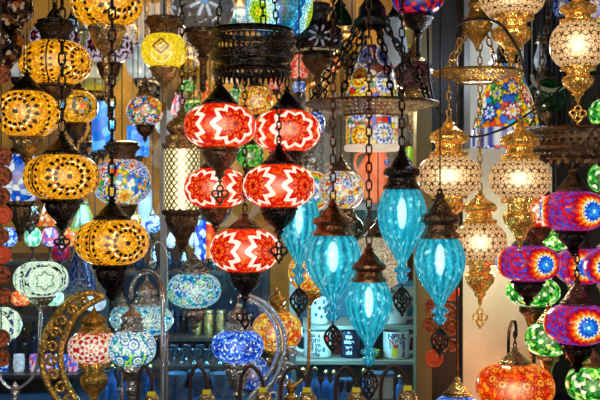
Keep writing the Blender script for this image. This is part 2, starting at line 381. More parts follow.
        z = .12*tri(a, 12); put(col, d < .78+z, C(.06,.35,.70)); put(col, d < .66+z, C(.55,.88,.95)); put(col, (d < .45+z), C(.80,.95,.80)); put(col, d < .32+.1*tri(a, 9), C(.62,.80,.12)); put(col, d < .12, C(.85,.80,.15)); col *= grout(ed, .25, .3)
    elif kind == 'sky':
        h, f, ed, va = chips(3, 3); col = pick(h, [(.10,.50,.92),(.16,.58,.95),(.35,.70,.98),(.06,.42,.85)])
    elif kind == 'frost':
        d, a, k = med(4); h, f, ed, _ = chips(9)
        col = C(.42,.40,.38)*(.75+.4*h)[:, None]
        pet = (d < .6) & (tri(a, 8) > .3+d*.8) & (d > .16); put(col, pet, C(.80,.86,.95)); put(col, d < .14, C(.35,.65,.85)); put(col, (d > .7) & (d < .85) & (h > .82), C(.85,.88,.9))
    elif kind == 'redblue':
        h, f, ed, va = chips(4, 3); col = pick(h, [(.75,.05,.08),(.85,.1,.12),(.1,.15,.6),(.9,.15,.3),(.12,.1,.4)]); col *= grout(ed, .22, .35)
    elif kind == 'cream':
        h, f, ed, va = chips(2.2, 3, .5); col = np.tile(C(.86,.80,.66), (len(ang), 1))
        r = f+.1*np.cos(6*va); put(col, np.abs(r-.3) < .045, C(.45,.40,.32)); put(col, ed < .05, C(.5,.44,.36)); put(col, r < .1, C(.6,.5,.4))
    elif kind == 'redshade':
        h, f, ed, va = chips(5, 3); col = pick(h, [(.9,.25,.18),(.85,.15,.1),(.95,.4,.25),(.97,.75,.65)]); col *= grout(ed, .2, .5)
    elif kind == 'olive':
        h, f, ed, va = chips(3, 3); t = np.clip((s+1.1)/.35, 0, 1)[:, None]
        col = C(.62,.56,.30)*t+C(.98,.82,.1)*(1-t); col = col*(.9+.15*h)[:, None]
    elif kind == 'palewhite':
        h, f, ed, va = chips(3, 3); col = C(.80,.84,.88)*(.85+.2*h)[:, None]
    elif kind == 'pink':
        h, f, ed, va = chips(3, 3); col = pick(h, [(.95,.85,.9),(.85,.3,.45),(.9,.55,.65),(.3,.4,.8)])
    elif kind == 'greenwhite':
        h, f, ed, va = chips(3, 3); col = pick(h, [(.9,.98,.92),(.3,.75,.5),(.8,.95,.85),(.6,.9,.7)])
    elif kind == 'orangewhite':
        h, f, ed, va = chips(3.5, 3); col = pick(h, [(.95,.35,.08),(.9,.2,.05),(.98,.8,.55),(.95,.45,.1)])
    elif kind == 'yellowflower':
        h, f, ed, va = chips(1.9, 3, .5); h2, f2, e2, _ = chips(6, 2); col = pick(h2, [(.95,.75,.1),(.98,.85,.25),(.85,.55,.05),(.9,.3,.1),(.97,.9,.5)])
        r = f+.07*np.cos(7*va); put(col, np.abs(r-.36) < .05, C(.75,.12,.08)); put(col, r < .1, C(.2,.35,.7)); col *= grout(e2, .2, .4)
    elif kind == 'navy':
        h, f, ed, va = chips(3, 3); col = C(.05,.10,.3)*(.7+.6*h)[:, None]; put(col, ed < .05, C(.4,.55,.75))
    elif kind == 'jade':
        h, f, ed, va = chips(3, 3); col = C(.03,.13,.06)*(.6+.8*h)[:, None]
    elif kind == 'lattice':
        u = (ang*asp*5.2); v = s*5.2/1.25; p = np.abs(np.mod(u+v, 1)-.5); q = np.abs(np.mod(u-v, 1)-.5)
        col = np.where(((p > .33) | (q > .33))[:, None], C(.22,.16,.05), C(1,.95,.70)); put(col, (p > .45) | (q > .45), C(.10,.07,.03))
    else: raise KeyError(kind)
    return np.clip(col, 0, 1)**2.2

# ------------------------------------------------------------------ things
def tag(o, label, cat, group=None, kind=None):
    o['label'] = label; o['category'] = cat
    if group: o['group'] = group
    if kind: o['kind'] = kind
    return o
def thing(name, label, cat, loc, group=None):
    o = bpy.data.objects.new(name, None); COL.objects.link(o); o.location = loc; o.empty_display_size = .03
    return tag(o, label, cat, group)
def struct(name, mb, m, smooth=False, parent=None):
    o = mb.build(name, m, parent, smooth=smooth)
    if not parent: o['kind'] = 'structure'
    return o
BELL = [(1.0,-.03),(1.12,.02),(1.12,.07),(.95,.11),(.98,.16),(.86,.2),(.72,.32),(.55,.46),(.36,.6),(.2,.72),(.17,.76),(.28,.79),(.28,.83),(.15,.87),(.1,.93),(.14,.96),(.04,1)]
CUP = [(1.0,-.04),(1.12,.01),(1.15,.07),(1.02,.12),(1.04,.16),(.98,.25),(.86,.38),(.68,.5),(.46,.6),(.3,.66),(.2,.7),(.3,.75),(.3,.79),(.16,.83),(.1,.9),(.15,.94),(.03,1)]
CROWN = [(1.0,-.05),(1.1,.05),(1.05,.18),(1.2,.4),(1.5,.58),(1.55,.68),(1.3,.74),(1.35,.86),(1.0,.92),(.25,.95),(.1,1)]
ONION = [(1.0,-.04),(1.05,.03),(1.05,.1),(.8,.13),(.86,.2),(.86,.27),(.6,.31),(.74,.38),(.84,.46),(.74,.57),(.45,.68),(.22,.76),(.3,.8),(.15,.86),(.12,.93),(.04,1)]
GTOP = [(1.0,-.04),(1.12,.02),(1.12,.1),(.86,.13),(.78,.17),(.78,.3),(.9,.33),(1.08,.38),(1.14,.48),(.98,.58),(.62,.68),(.3,.76),(.36,.81),(.2,.86),(.1,1)]
GBOT = [(1.0,-.04),(1.06,.02),(1.06,.09),(.7,.11),(.68,.24),(.86,.27),(.98,.35),(.88,.48),(.58,.6),(.34,.7),(.38,.75),(.16,.81),(.12,.94),(.03,1)]
STEMC = [(1.0,-.04),(1.12,.01),(1.15,.06),(1.0,.1),(.92,.18),(.7,.27),(.42,.33),(.25,.38),(.36,.43),(.25,.48),(.16,.55),(.16,.9),(.22,.94),(.03,1)]
PED = [(1.0,-.03),(1.1,.01),(1.1,.05),(.7,.09),(.5,.15),(.34,.22),(.5,.26),(.34,.3),(.22,.45),(.22,.62),(.4,.68),(.26,.73),(.5,.85),(1.1,.95),(1.2,.985),(1.2,1.0)]
TRUMP = [(1.0,-.04),(1.15,.02),(1.1,.1),(.9,.14),(.95,.22),(.8,.4),(.55,.55),(.3,.68),(.42,.74),(.3,.8),(.14,.9),(.2,.95),(.03,1)]
STYLES = dict(bell=BELL, cup=CUP, crown=CROWN, onion=ONION, gtop=GTOP, gbot=GBOT, stem=STEMC, ped=PED, trump=TRUMP)
LOBED = {'cup': (14, .035), 'onion': (12, .05), 'gbot': (12, .05), 'gtop': (12, .03), 'trump': (12, .06)}

def ornament(mb, y0, h, w, s, zof, kind='quatre'):
    """open-work drop ornament hanging below a lamp: wire loops round a lattice"""
    T = lambda x, y: (x*s, 0, zof(y))
    r = .75*s*max(1, w/12)
    loop = lambda cx, cy, rx, ry: tube(mb, [T(cx+rx*math.cos(t), cy+ry*math.sin(t)) for t in np.arange(14)*2*PI/14], r, 5, True)
    tube(mb, [T(0, y0-3), T(0, y0+h*.12)], r, 5)
    if kind == 'quatre':
        loop(0, y0+h*.22, w*.2, h*.13); loop(-w*.3, y0+h*.48, w*.22, h*.16); loop(w*.3, y0+h*.48, w*.22, h*.16)
        loop(0, y0+h*.5, w*.14, h*.12); loop(0, y0+h*.75, w*.2, h*.15)
        tube(mb, [T(-w*.5, y0+h*.48), T(-w*.2, y0+h*.75), T(0, y0+h*.93)], r, 5); tube(mb, [T(w*.5, y0+h*.48), T(w*.2, y0+h*.75), T(0, y0+h*.93)], r, 5)
    else:
        out = [(0,.06),(-.28,.2),(-.5,.4),(-.42,.6),(-.2,.8),(0,.9),(.2,.8),(.42,.6),(.5,.4),(.28,.2)]
        tube(mb, smooth_path([T(x*w, y0+y*h) for x, y in out], 3, True), r*1.25, 5, True)
        loop(0, y0+h*.40, w*.28, h*.2); loop(0, y0+h*.40, w*.12, h*.09)
        loop(-w*.16, y0+h*.64, w*.14, h*.1); loop(w*.16, y0+h*.64, w*.14, h*.1); loop(0, y0+h*.2, w*.13, h*.08); loop(0, y0+h*.78, w*.1, h*.06)
        tube(mb, [T(-w*.5, y0+h*.4), T(-w*.28, y0+h*.4)], r, 5); tube(mb, [T(w*.5, y0+h*.4), T(w*.28, y0+h*.4)], r, 5)
    ball(mb, T(0, y0+h*.96), 1.5*s*max(1, w/14), 8)

def lamp(name, label, cx, cy, rw, rh, D, pat, top=('bell', 'B', 20), bot=('cup', 'B', 28), hang='chain', pend=None, off=0.0, g=1.0, hot=.5,
         white=.4, group=None, ra=None, cat='lamp', ytop=None, p=.82, seed=1, hmat=None, shape=None, gloss=.12, pm=None, rb=None, linkp=7, wire=.75):
    mats = dict(B=BLACK, D=DBRONZE, A=BRASS, C=COPPER, G=GOLD, L=GOLDLIT, S=SILVER)
    s = D/1000; ra = ra or rw*.46; rb = rb or ra
    fm = math.acos(min(.99, (ra/rw)**(1/p))); fb = math.acos(min(.99, (rb/rw)**(1/p)))
    y1 = cy-rh*math.sin(fm)**.9; y2 = cy+rh*math.sin(fb)**.9
    if shape: y1 = cy-rh; y2 = cy+rh
    yb = y2+(bot[2] if bot else 0)+(pend[1] if pend else 0)
    zof = lambda y: (yb-y)*s
    root = thing(name, label, cat, W(cx, yb, D), group)
    # glass
    hi = D < 2.8; nl = int(min(340, max(60, rw*(9 if hi else 6)))); npf = max(24, int(rh*(4 if hi else 2.6)))
    if shape:
        pts = smooth_path([(a, b) for a, b in shape], 10)       # (radius fraction, -1 bottom .. 1 top)
        tt = np.linspace(0, len(pts)-1, npf); ii = np.floor(tt).astype(int); jj = np.minimum(ii+1, len(pts)-1); pts = pts[ii]+(pts[jj]-pts[ii])*(tt-ii)[:, None]
        r = pts[:, 0]*rw; y = cy-pts[:, 1]*rh
    else:
        ph = np.linspace(-fb, fm, npf); r = rw*np.cos(ph)**p; y = cy-rh*np.sign(ph)*np.abs(np.sin(ph))**.9
    arc = np.concatenate([[0], np.cumsum(np.hypot(np.diff(r), np.diff(y)))]); arc = (arc-np.interp(0, -(y-cy)[:], arc))/rh
    mb = MB(); lathe(mb, np.stack([r*s, (yb-y)*s], 1), nl)
    a = np.arange(nl)*2*PI/nl-PI
    A = np.repeat(a[None], len(r), 0); S = np.repeat(arc[:, None], nl, 1); R = np.repeat((r/rw)[:, None], nl, 1)
    col = pattern(pat, A, S, rw/rh, R, off, seed)
    mb.build('glass_globe' if not shape else 'glass_shade', glow(g, hot, gloss, white), root, colors=col)
    def cap(nm, spec, y, sgn, rad):
        st, mt, h = spec[:3]; k = spec[3] if len(spec) > 3 else 1.0
        pr = [(a*rad*k*s, zof(y+sgn*t*h)) for a, t in STYLES[st]]
        m2 = MB(); lo, am = LOBED.get(st, (0, 0))
        lathe(m2, pr, 36 if lo else 24, lo, am)
        m2.build(nm, mats[mt], root, sharp=.9)
    yt = y1
    if top: cap('top_cap', top, y1, -1, ra); yt = y1-top[2]
    if bot: cap('bottom_cap' if bot[0] != 'ped' else 'lamp_base', bot, y2, 1, rb)
    if pend:
        m2 = MB(); ornament(m2, y2+(bot[2] if bot else 0), pend[1], pend[2], s, zof, pend[0]); m2.build('drop_ornament', pm or mats[bot[1]], root)
    if hang:
        m2 = MB(); zt = (CEIL-(ZC-(yb-200)*s)) if ytop is None else zof(ytop)
        z0 = zof(yt+1)
        if hang == 'chain': chain(m2, 0, 0, z0, zt, linkp*s, wire*s); mm = hmat or BLACK; nm = 'chain'
        elif hang == 'cord': tube(m2, [(0, 0, z0), (0, 0, zt)], .55*s, 6); mm = hmat or CORD; nm = 'cord'
        else: tube(m2, [(0, 0, z0), (0, 0, zt)], .9*s, 8); mm = hmat or DBRONZE; nm = 'rod'
        m2.build(nm, mm, root)
    return root

def merge(root, other):
    for ch in list(other.children):
        ch.location = ch.location+(other.location-root.location); ch.parent = root
    bpy.data.objects.remove(other)
def holes(mb, fn, nu, nv, k=.72, wrap=True):
    """sheet of nu x nv cells, each with a real diamond opening"""
    o8 = [(0,0),(.5,0),(1,0),(1,.5),(1,1),(.5,1),(0,1),(0,.5)]
    i8 = [(.5-.28*k,.5-.28*k),(.5,.5-.5*k),(.5+.28*k,.5-.28*k),(.5+.5*k,.5),(.5+.28*k,.5+.28*k),(.5,.5+.5*k),(.5-.28*k,.5+.28*k),(.5-.5*k,.5)]
    for i in range(nu):
        for j in range(nv):
            v = [fn((i+a)/nu, (j+b)/nv) for a, b in o8+i8]
            mb.add(v, [(t, (t+1) % 8, 8+(t+1) % 8, 8+t) for t in range(8)])
def hoop(mb, r, z, w, h, n=64):     # solid ring with rectangular section
    lathe(mb, [(r-w, z-h/2), (r, z-h/2), (r+w*.3, z), (r, z+h/2), (r-w, z+h/2), (r-w, z-h/2)], n)

# ------------------------------------------------------------------ the setting
WOODD = plain('dark_wood', lin((.30,.20,.12)), .45, 9, .45, stretch=(1, 1, .12), bump=.2)
AMBERW = plain('amber_plaster_wall', lin((.74,.54,.17)), .7, 2.6, .55, c2=lin((.20,.13,.07)))
PIER = plain('grey_plaster', lin((.84,.82,.75)), .75, 7, .25, bump=.3)
mb = MB(); box(mb, (0, 2.4, -.02), (6.4, 6.4, .04)); struct('floor', mb, plain('stone_floor', lin((.35,.33,.3)), .6, 5))
mb = MB(); box(mb, (0, 3.0, CEIL+.03), (6.4, 5.2, .06)); struct('ceiling', mb, plain('dark_ceiling', lin((.22,.17,.12)), .7, 5))
mb = MB(); box(mb, (-.6, 5.0, CEIL/2), (5.2, .06, CEIL)); struct('wall_back', mb, AMBERW)
mb = MB(); box(mb, (-2.4, 3.9, CEIL/2), (.06, 2.2, CEIL)); struct('wall_left', mb, plain('ochre_wall', lin((.45,.33,.2)), .7, 4))
PD = 3.15
mb = MB(); box(mb, ((W(463, 0, PD).x+W(552, 0, PD).x)/2, PD+.12, CEIL/2), (W(552, 0, PD).x-W(463, 0, PD).x, .24, CEIL)); struct('wall_pier', mb, PIER)
mb = MB(); box(mb, (W(464.5, 0, PD).x, PD-.025, (1.86+CEIL)/2), (.018, .05, CEIL-1.86)); struct('trim_1', mb, plain('grey_metal_trim', lin((.46,.45,.43)), .4, 9, .3))
mb = MB(); box(mb, (1.185, 3.37, CEIL/2), (.78, .06, CEIL)); struct('wall_right', mb, plain('near_black_wall', lin((.12,.10,.09)), .6, 5))
mb = MB(); box(mb, (W(424, 0, 3.12).x, 3.16, CEIL/2), (W(432, 0, 3.12).x-W(417, 0, 3.12).x, .1, CEIL)); struct('trim_2', mb, plain('olive_wood_post', lin((.42,.36,.20)), .5, 9, .4, stretch=(1, 1, .1)))
mb = MB(); box(mb, (.4625, 3.20, CEIL/2), (.100, .05, CEIL)); struct('wall_gap', mb, plain('gap_shade_black', lin((.07,.06,.06)), .6, 5))  # solid black board standing in for the shade of the doorway gap
# shop window: glass pane, posts
gm, N, Lk, b = newmat('window_glass')
tr = N.new('ShaderNodeBsdfTransparent'); tr.inputs[0].default_value = (.95, .98, .98, 1)
gl = N.new('ShaderNodeBsdfGlossy'); gl.inputs['Roughness'].default_value = .02
fr = N.new('ShaderNodeFresnel'); fr.inputs[0].default_value = 1.5
mx = N.new('ShaderNodeMixShader'); Lk.new(fr.outputs[0], mx.inputs[0]); Lk.new(tr.outputs[0], mx.inputs[1]); Lk.new(gl.outputs[0], mx.inputs[2])
Lk.new(mx.outputs[0], N['Material Output'].inputs[0])
x0, x1 = -2.3, W(417, 0, 3.12).x
mb = MB(); box(mb, ((x0+x1)/2, 3.12, 1.95), (x1-x0, .006, 1.8)); win = struct('window_1', mb, gm)
mb = MB(); box(mb, (W(163, 0, 3.11).x, 0, .0), (.017, .03, 1.8)); o = mb.build('mullion', plain('pale_aluminium', lin((.70,.74,.74)), .3, 20, .15), win, smooth=False); o.location = (0, 3.12, 1.95)
mb = MB(); box(mb, ((x0+x1)/2, 3.12, .525), (x1-x0, .08, 1.05)); struct('wall_sill', mb, WOODD)
mb = MB(); box(mb, ((x0+x1)/2, 3.12, 2.85), (x1-x0, .08, .06)); struct('trim_3', mb, WOODD)

def furn(name, label, cat, parts):
    r = thing(name, label, cat, (0, 3, 0)); r.location = (0, 0, 0)
    for nm, mbx, m in parts: mbx.build(nm, m, r, smooth=False)
    return r
ctop, cbody = MB(), MB()
box(ctop, (0, 2.60, COUNTER-.02), (3.4, .86, .04)); box(cbody, (0, 2.62, (COUNTER-.04)/2), (3.3, .8, COUNTER-.04))
furn('display_counter', 'long dark wooden counter below the frame in front of the window', 'counter', [('counter_top', ctop, WOODD), ('counter_body', cbody, WOODD)])
TEALS = plain('teal_display_cloth', lin((.05,.20,.30)), .35, 9, .6)
mb = MB(); mb2 = MB(); box(mb, (-.35, 3.98, COUNTER-.03), (3.2, 1.62, .06)); box(mb2, (-.35, 4.0, (COUNTER-.06)/2), (3.1, 1.5, COUNTER-.06))
furn('window_display_base', 'low teal display base behind the shop window', 'display', [('display_top', mb, TEALS), ('display_body', mb2, WOODD)])
SHELF = plain('dark_shelf_wood', lin((.20,.17,.15)), .4, 8, .4)
SHELFB = plain('grey_painted_shelf', lin((.55,.56,.50)), .5, 8, .25)
def unit(label, boards, edge, m, back=None, backspan=None):
    """one shelving unit: boards (front bearing, depth range), two uprights, optional back panel"""
    parts = []; zs = []; D1 = max(b_[4] for b_ in boards); xa = min(W(b_[0], 0, b_[3]).x for b_ in boards); xb = max(W(b_[1], 0, b_[3]).x for b_ in boards)
    for px0, px1, py, D0, Dx, mm in boards:
        a, b_ = W(px0, py, D0), W(px1, py, D0); mbb = MB(); box(mbb, ((a.x+b_.x)/2, (D0+D1)/2, a.z-.006), (b_.x-a.x, D1-D0, .012)); parts.append(('shelf_board', mbb, mm)); zs.append(a.z)
    for xx in (xa-.012, xb+.012):
        ml = MB(); box(ml, (xx, D1-.05, (max(zs)+.01+COUNTER)/2), (.024, .1, max(zs)+.01-COUNTER)); parts.append(('upright', ml, m))
    if back:
        mk = MB(); box(mk, ((xa+xb)/2, D1+.008, (max(zs)+.024+COUNTER)/2), (xb-xa+.05, .014, max(zs)+.016-COUNTER)); parts.append(('back_panel', mk, back))
    furn('shelving_unit', label, 'shelf', parts); return zs
NAVYP = plain('blue_back_panel', lin((.06,.17,.30)), .5, 14, .8)
TEALP = plain('teal_back_panel', lin((.20,.46,.52)), .5, 5, .4)
OCHP = plain('orange_wood_panel', lin((.62,.38,.14)), .5, 6, .4, stretch=(1, 1, .2))
zS2, zS3, zS3b = unit('blue backed shelving unit behind the window post with bottles and cups', [(112,258,272,3.76,3.98,SHELF),(110,258,338,3.62,3.98,SHELF),(150,258,366,3.42,3.98,SHELF)], 0, SHELF, NAVYP)
zS6, zS5, zS7 = unit('teal backed shelving unit with pale boards holding the mugs', [(296,424,361,3.34,3.64,SHELFB),(303,422,326,3.38,3.64,SHELFB),(352,422,293,3.38,3.64,SHELFB)], 0, SHELFB, TEALP)
zA, zB, zC = unit('dark shelving unit at far left with small coloured globes and cups', [(-60,66,262,3.6,3.86,SHELF),(-60,70,318,3.5,3.86,SHELF),(-60,78,375,3.35,3.86,SHELF)], 0, SHELF, OCHP)

# ------------------------------------------------------------------ amber lamps, left
AM = dict(g=1.0, hot=.5, white=.12, gloss=.22, group='amber mosaic lamps hanging at the left')
lamp('mosaic_pendant_lamp', 'amber mosaic lamp cut by the top edge, with a bronze bottom cup', 107, 2, 36, 26, 2.52, 'amber', ('bell','D',20), ('stem','A',78), off=.60, **AM)
lamp('mosaic_pendant_lamp', 'amber mosaic lamp with medallions on both flanks, second from the top at left', 55, 63, 36, 23, 2.66, 'amber', ('crown','B',24,.8), ('cup','D',28), off=1.05, **AM)
lamp('mosaic_pendant_lamp', 'amber mosaic lamp at the left edge with one round medallion facing front', 27, 114, 33, 24, 2.48, 'amber', ('bell','B',22), ('trump','A',30), 'cord', off=-.08, **AM)
lamp('mosaic_pendant_lamp', 'small amber lamp with dark flower chips behind the heavy black chain', 76, 107, 22, 17, 2.9, 'amber_flower', ('bell','D',16), ('cup','D',26), off=.5, **AM)
lamp('mosaic_pendant_lamp', 'amber mosaic lamp hanging from the black chain, above the pale mint globe', 62, 177, 38, 24, 2.44, 'amber', ('bell','B',24), ('trump','B',34), pend=('quatre', 18, 15), off=.42, linkp=11, wire=1.15, **AM)
lamp('mosaic_pendant_lamp', 'lowest amber mosaic lamp, hanging from a long heavy black chain', 112, 242, 37, 24, 2.34, 'amber', ('bell','B',24), ('trump','B',40), off=.62, linkp=11, wire=1.15, **AM)

# ------------------------------------------------------------------ red lamps under the black drum
def drum(name, label, cx, y0, y1, rw, D, ties, m=BLACK, flip=False):
    s = D/1000; root = thing(name, label, 'chandelier', W(cx, y1, D)); H = (y1-y0)*s; R = rw*s
    cyl = lambda r0, r1, a, b_: (lambda u, v: ((r0+(r1-r0)*v)*math.sin(2*PI*u), -(r0+(r1-r0)*v)*math.cos(2*PI*u), a+(b_-a)*v))
    k = MB(); holes(k, cyl(R*.95, R*.95, H*.50, H*.68), 44, 1, .8); holes(k, cyl(R*.95, R*.95, H*.68, H*.86), 44, 1, .8); k.build('pierced_band', m, root, smooth=False)
    k = MB(); holes(k, cyl(R*.97, R*.93, H*.14, H*.30), 52, 1, .6); k.build('pierced_band', m, root, smooth=False)
    k = MB(); hoop(k, R, H*.94, .012, H*.12); k.build('top_rim', m, root, sharp=.8)
    k = MB(); hoop(k, R*1.0, H*.43, .012, H*.16); k.build('middle_rim', m, root, sharp=.8)
    k = MB(); hoop(k, R*.96, H*.09, .012, H*.1)
    n = 40
    for i in range(n):      # hanging drops of the lower edge
        a0, a1 = 2*PI*i/n, 2*PI*(i+.8)/n; am = (a0+a1)/2; P = lambda a, z, r=R*.955: (r*math.sin(a), -r*math.cos(a), z)
        k.add([P(a0, H*.06), P(a1, H*.06), P(am+.02, -H*.1), P(am-.02, -H*.1)], [(0, 1, 2, 3)])
    k.build('toothed_edge', m, root, smooth=False)
    k = MB()
    for i in range(3): box(k, (0, 0, H*.42), (R*1.9, .008, .006), i*PI/3)
    k.build('cross_bar', m, root, smooth=False)
    for a in ties:
        k = MB(); chain_path(k, (R*.9*math.sin(a), -R*.9*math.cos(a), H), (0, 0, CEIL-(ZC-(y1-200)*s)), 8*s, .9*s); k.build('suspension_chain', m, root)
    return root
drum('pierced_drum_chandelier', 'black pierced metal drum ring above the red lamps', 252, 30, 76, 41, 2.5, (.35, 2.4, 4.5))
RD = dict(g=.95, hot=.6, white=.25, group='red mosaic lamps under the black drum')
lamp('mosaic_pendant_lamp', 'red and white mosaic lamp, upper left of the five under the drum', 220, 126, 36, 23, 2.42, 'red', ('bell','B',26), ('cup','D',36), pend=('quatre', 22, 16), off=.52, ytop=78, **RD)
lamp('mosaic_pendant_lamp', 'red and white mosaic lamp, upper right of the five, crossed by a black chain', 287, 131, 34, 22, 2.53, 'red', ('bell','B',24), ('cup','B',24), off=.2, ytop=78, **RD)
lamp('mosaic_pendant_lamp', 'red and white mosaic lamp at middle left, behind a wire drop ornament', 216, 188, 32, 21, 2.58, 'red', ('bell','D',20), ('cup','D',25), off=-.42, ytop=78, **RD)
lamp('mosaic_pendant_lamp', 'red and white mosaic lamp at middle right, in front of a turquoise teardrop', 279, 186, 36, 23, 2.40, 'red', ('bell','B',22), ('cup','B',32), pend=('quatre', 24, 16), off=.80, ytop=78, wire=.9, **RD)
lamp('mosaic_pendant_lamp', 'lowest red and white mosaic lamp of the five under the drum', 245, 250, 35, 23, 2.505, 'red', ('bell','D',18), ('cup','B',34), pend=('quatre', 24, 17), off=-.78, ytop=78, **RD)

# ------------------------------------------------------------------ turquoise teardrop lights
TURQ = glass_shell('turquoise_crackle_glass', .34, .52, (.5, .92, .98))
BULB, _N, _L, _b = newmat('frosted_bulb_glow')
_b.inputs['Base Color'].default_value = (.9, 1, 1, 1); _b.inputs['Emission Color'].default_value = (.85, 1, 1, 1)
_lw = _N.new('ShaderNodeLayerWeight'); _lw.inputs[0].default_value = .5; _f = math_node(_N, _L, 'SUBTRACT', 1.0, _lw.outputs['Facing'])
_nz = _N.new('ShaderNodeTexNoise'); _nz.inputs['Scale'].default_value = 40
_L.new(math_node(_N, _L, 'MULTIPLY', math_node(_N, _L, 'ADD', _nz.outputs[0], .5), 4.0), _b.inputs['Emission Strength'])
_t = _N.new('ShaderNodeBsdfTransparent'); _mx = _N.new('ShaderNodeMixShader'); _L.new(math_node(_N, _L, 'POWER', _f, 2.6), _mx.inputs[0])
_L.new(_t.outputs[0], _mx.inputs[1]); _L.new(_b.outputs[0], _mx.inputs[2]); _L.new(_mx.outputs[0], _N['Material Output'].inputs[0])
def teardrop(label, cx, yt, H, rw, D, capm, caph, pend=30, chainm=BLACK, hang='chain', ph=0.):
    s = D/1000; body = H-22
    prof = [(.66,0),(.76,.04),(.88,.12),(.97,.23),(1.0,.33),(.98,.43),(.91,.54),(.77,.66),(.58,.77),(.41,.86),(.27,.94),(.2,1.0)]
    P = smooth_path([(a*rw, yt+b_*body) for a, b_ in prof], 5)
    kn = smooth_path([(.2*rw, yt+body), (.16*rw, yt+body+2), (.34*rw, yt+body+6), (.36*rw, yt+body+8), (.18*rw, yt+body+11), (.26*rw, yt+body+14), (.27*rw, yt+body+16), (.12*rw, yt+body+20), (.02, yt+H)], 3)
    yb = yt+H+pend; zof = lambda y: (yb-y)*s
    root = thing('teardrop_pendant_light', label, 'lamp', W(cx, yb, D), 'turquoise glass teardrop lights')
    n = 112
    def glassy(pts, nm, lob, amp):
        k = MB(); lathe(k, [(r*s, zof(y)) for r, y in pts], n, lob, amp)
        a = np.arange(n)*2*PI/n-PI; A = np.repeat(a[None], len(pts), 0).ravel(); Y = np.repeat(pts[:, 1:2], n, 1).ravel()
        h, f, ed, _ = vor(A*rw/1.8, (Y+ph*50)/3.2, None, .9, 5); h2, f2, e2, _ = vor(A*rw/7, (Y+ph*31)/9, None, .9, 8)
        t = np.clip(.34+.34*np.cos(lob*A+PI)+.42*(h-.5)+.25*(.5-f2), 0, 1)[:, None]
        c = C(.0,.45,.57)*(1-t)+C(.30,.88,.92)*t; c[(ed < .08)] *= .8
        c[h > .93] = C(.6,.93,.97)
        k.build(nm, TURQ, root, colors=np.clip(c, 0, 1)**2.2)
    glassy(P, 'glass_body', 16, .03); glassy(kn, 'glass_finial', 0, 0)
    k = MB(); t = np.linspace(-PI/2, PI/2, 13); lathe(k, [(rw*.22*s*math.cos(x), zof(yt+body*.33)+16*s*math.sin(x)) for x in t], 16); k.build('bulb', BULB, root)
    k = MB(); pr = [(.66,-.02),(.80,0),(.84,.06),(.78,.13),(.76,.26),(.98,.32),(1.02,.38),(.92,.46),(.66,.52),(.54,.62),(.36,.72),(.22,.80),(.30,.83),(.18,.88),(.13,.97),(.03,1)]
    lathe(k, [(a*rw*(.98-.22*min(1, max(0, b_*6)))*s, zof(yt-b_*caph)) for a, b_ in pr], 36, 12, .02); k.build('metal_cap', capm, root, sharp=.9)
    k = MB(); ornament(k, yt+H+1, pend, 17, s, zof, 'leaf'); k.build('drop_ornament', BLACK, root)
    k = MB(); z0 = zof(yt-caph+1); zt = CEIL-root.location.z
    if hang == 'chain': chain(k, 0, 0, z0, zt, 9*s, .95*s)
    else: tube(k, [(0, 0, z0), (0, 0, zt)], .7*s, 6)
    k.build('chain' if hang == 'chain' else 'cord', chainm, root)
teardrop('turquoise teardrop light under a dark cap, highest of the front ones', 402, 189, 96, 24, 2.49, BLACK, 44, ph=.1)
teardrop('rightmost turquoise teardrop light, hanging from a thin black cord', 440, 238, 88, 25, 2.42, DBRONZE, 50, 30, hang='cord', ph=.3)
teardrop('broadest turquoise teardrop light, with a copper cap, beside the lowest red lamp', 333, 235, 88, 28, 2.45, COPPER, 36, ph=.5, chainm=metal('rusty_chain', (.16,.07,.045), .4, 120, .4))
teardrop('lowest turquoise teardrop light, with a copper cap, in front of the mugs', 369, 281, 86, 23, 2.36, COPPER, 38, 34, ph=.7, chainm=MATS['rusty_chain'])
teardrop('turquoise teardrop light half hidden behind the middle right red lamp', 299, 196, 90, 20, 2.66, DBRONZE, 40, 30, ph=.9, hang='cord')
lamp('mosaic_pendant_lamp', 'white and red mosaic globe behind the two rusty chains', 341, 190, 23, 20, 2.957, 'white_multi', ('bell','D',18), ('cup','D',20), 'cord', off=.3, g=.62, hot=.4)
lamp('mosaic_pendant_lamp', 'rainbow ringed white globe peeking out right of a red lamp', 310, 191, 19.5, 21, 3.05, 'rainbow', ('onion','S',24), ('cup','D',20), 'cord', off=.15, g=.75, hot=.3)

# ------------------------------------------------------------------ dome chandelier with mosaic bell
bell = [(.98,-1),(1.0,-.9),(1.0,-.35),(.98,.05),(.92,.34),(.78,.62),(.58,.84),(.42,1)]
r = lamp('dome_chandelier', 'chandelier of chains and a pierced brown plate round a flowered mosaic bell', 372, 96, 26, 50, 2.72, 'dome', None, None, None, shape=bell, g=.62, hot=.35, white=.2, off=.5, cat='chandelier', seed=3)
s = 2.72/1000; zz = lambda y: (146-y)*s
k = MB(); lathe(k, [(a*s, zz(y)) for a, y in ((27,151),(28,149),(28,146),(26,145))], 48); k.build('white_rim', plain('white_enamel', lin((.93,.87,.78)), .4, 30, .1, em=.45), r)
k = MB(); lathe(k, [(a*s, zz(y)) for a, y in ((16,27),(18,25),(18,20),(14,17),(13,8),(9,2),(4,-3),(3,-12),(.3,-14))], 32, 12, .03); k.build('crown_cap', metal('dark_green_bronze', (.05,.075,.07), .4, 130, .5), r, sharp=.9)
Rr = 66*s; cy2 = lambda rr, a, b_: (lambda u, v: (rr*math.sin(2*PI*u), -rr*math.cos(2*PI*u), a+(b_-a)*v))
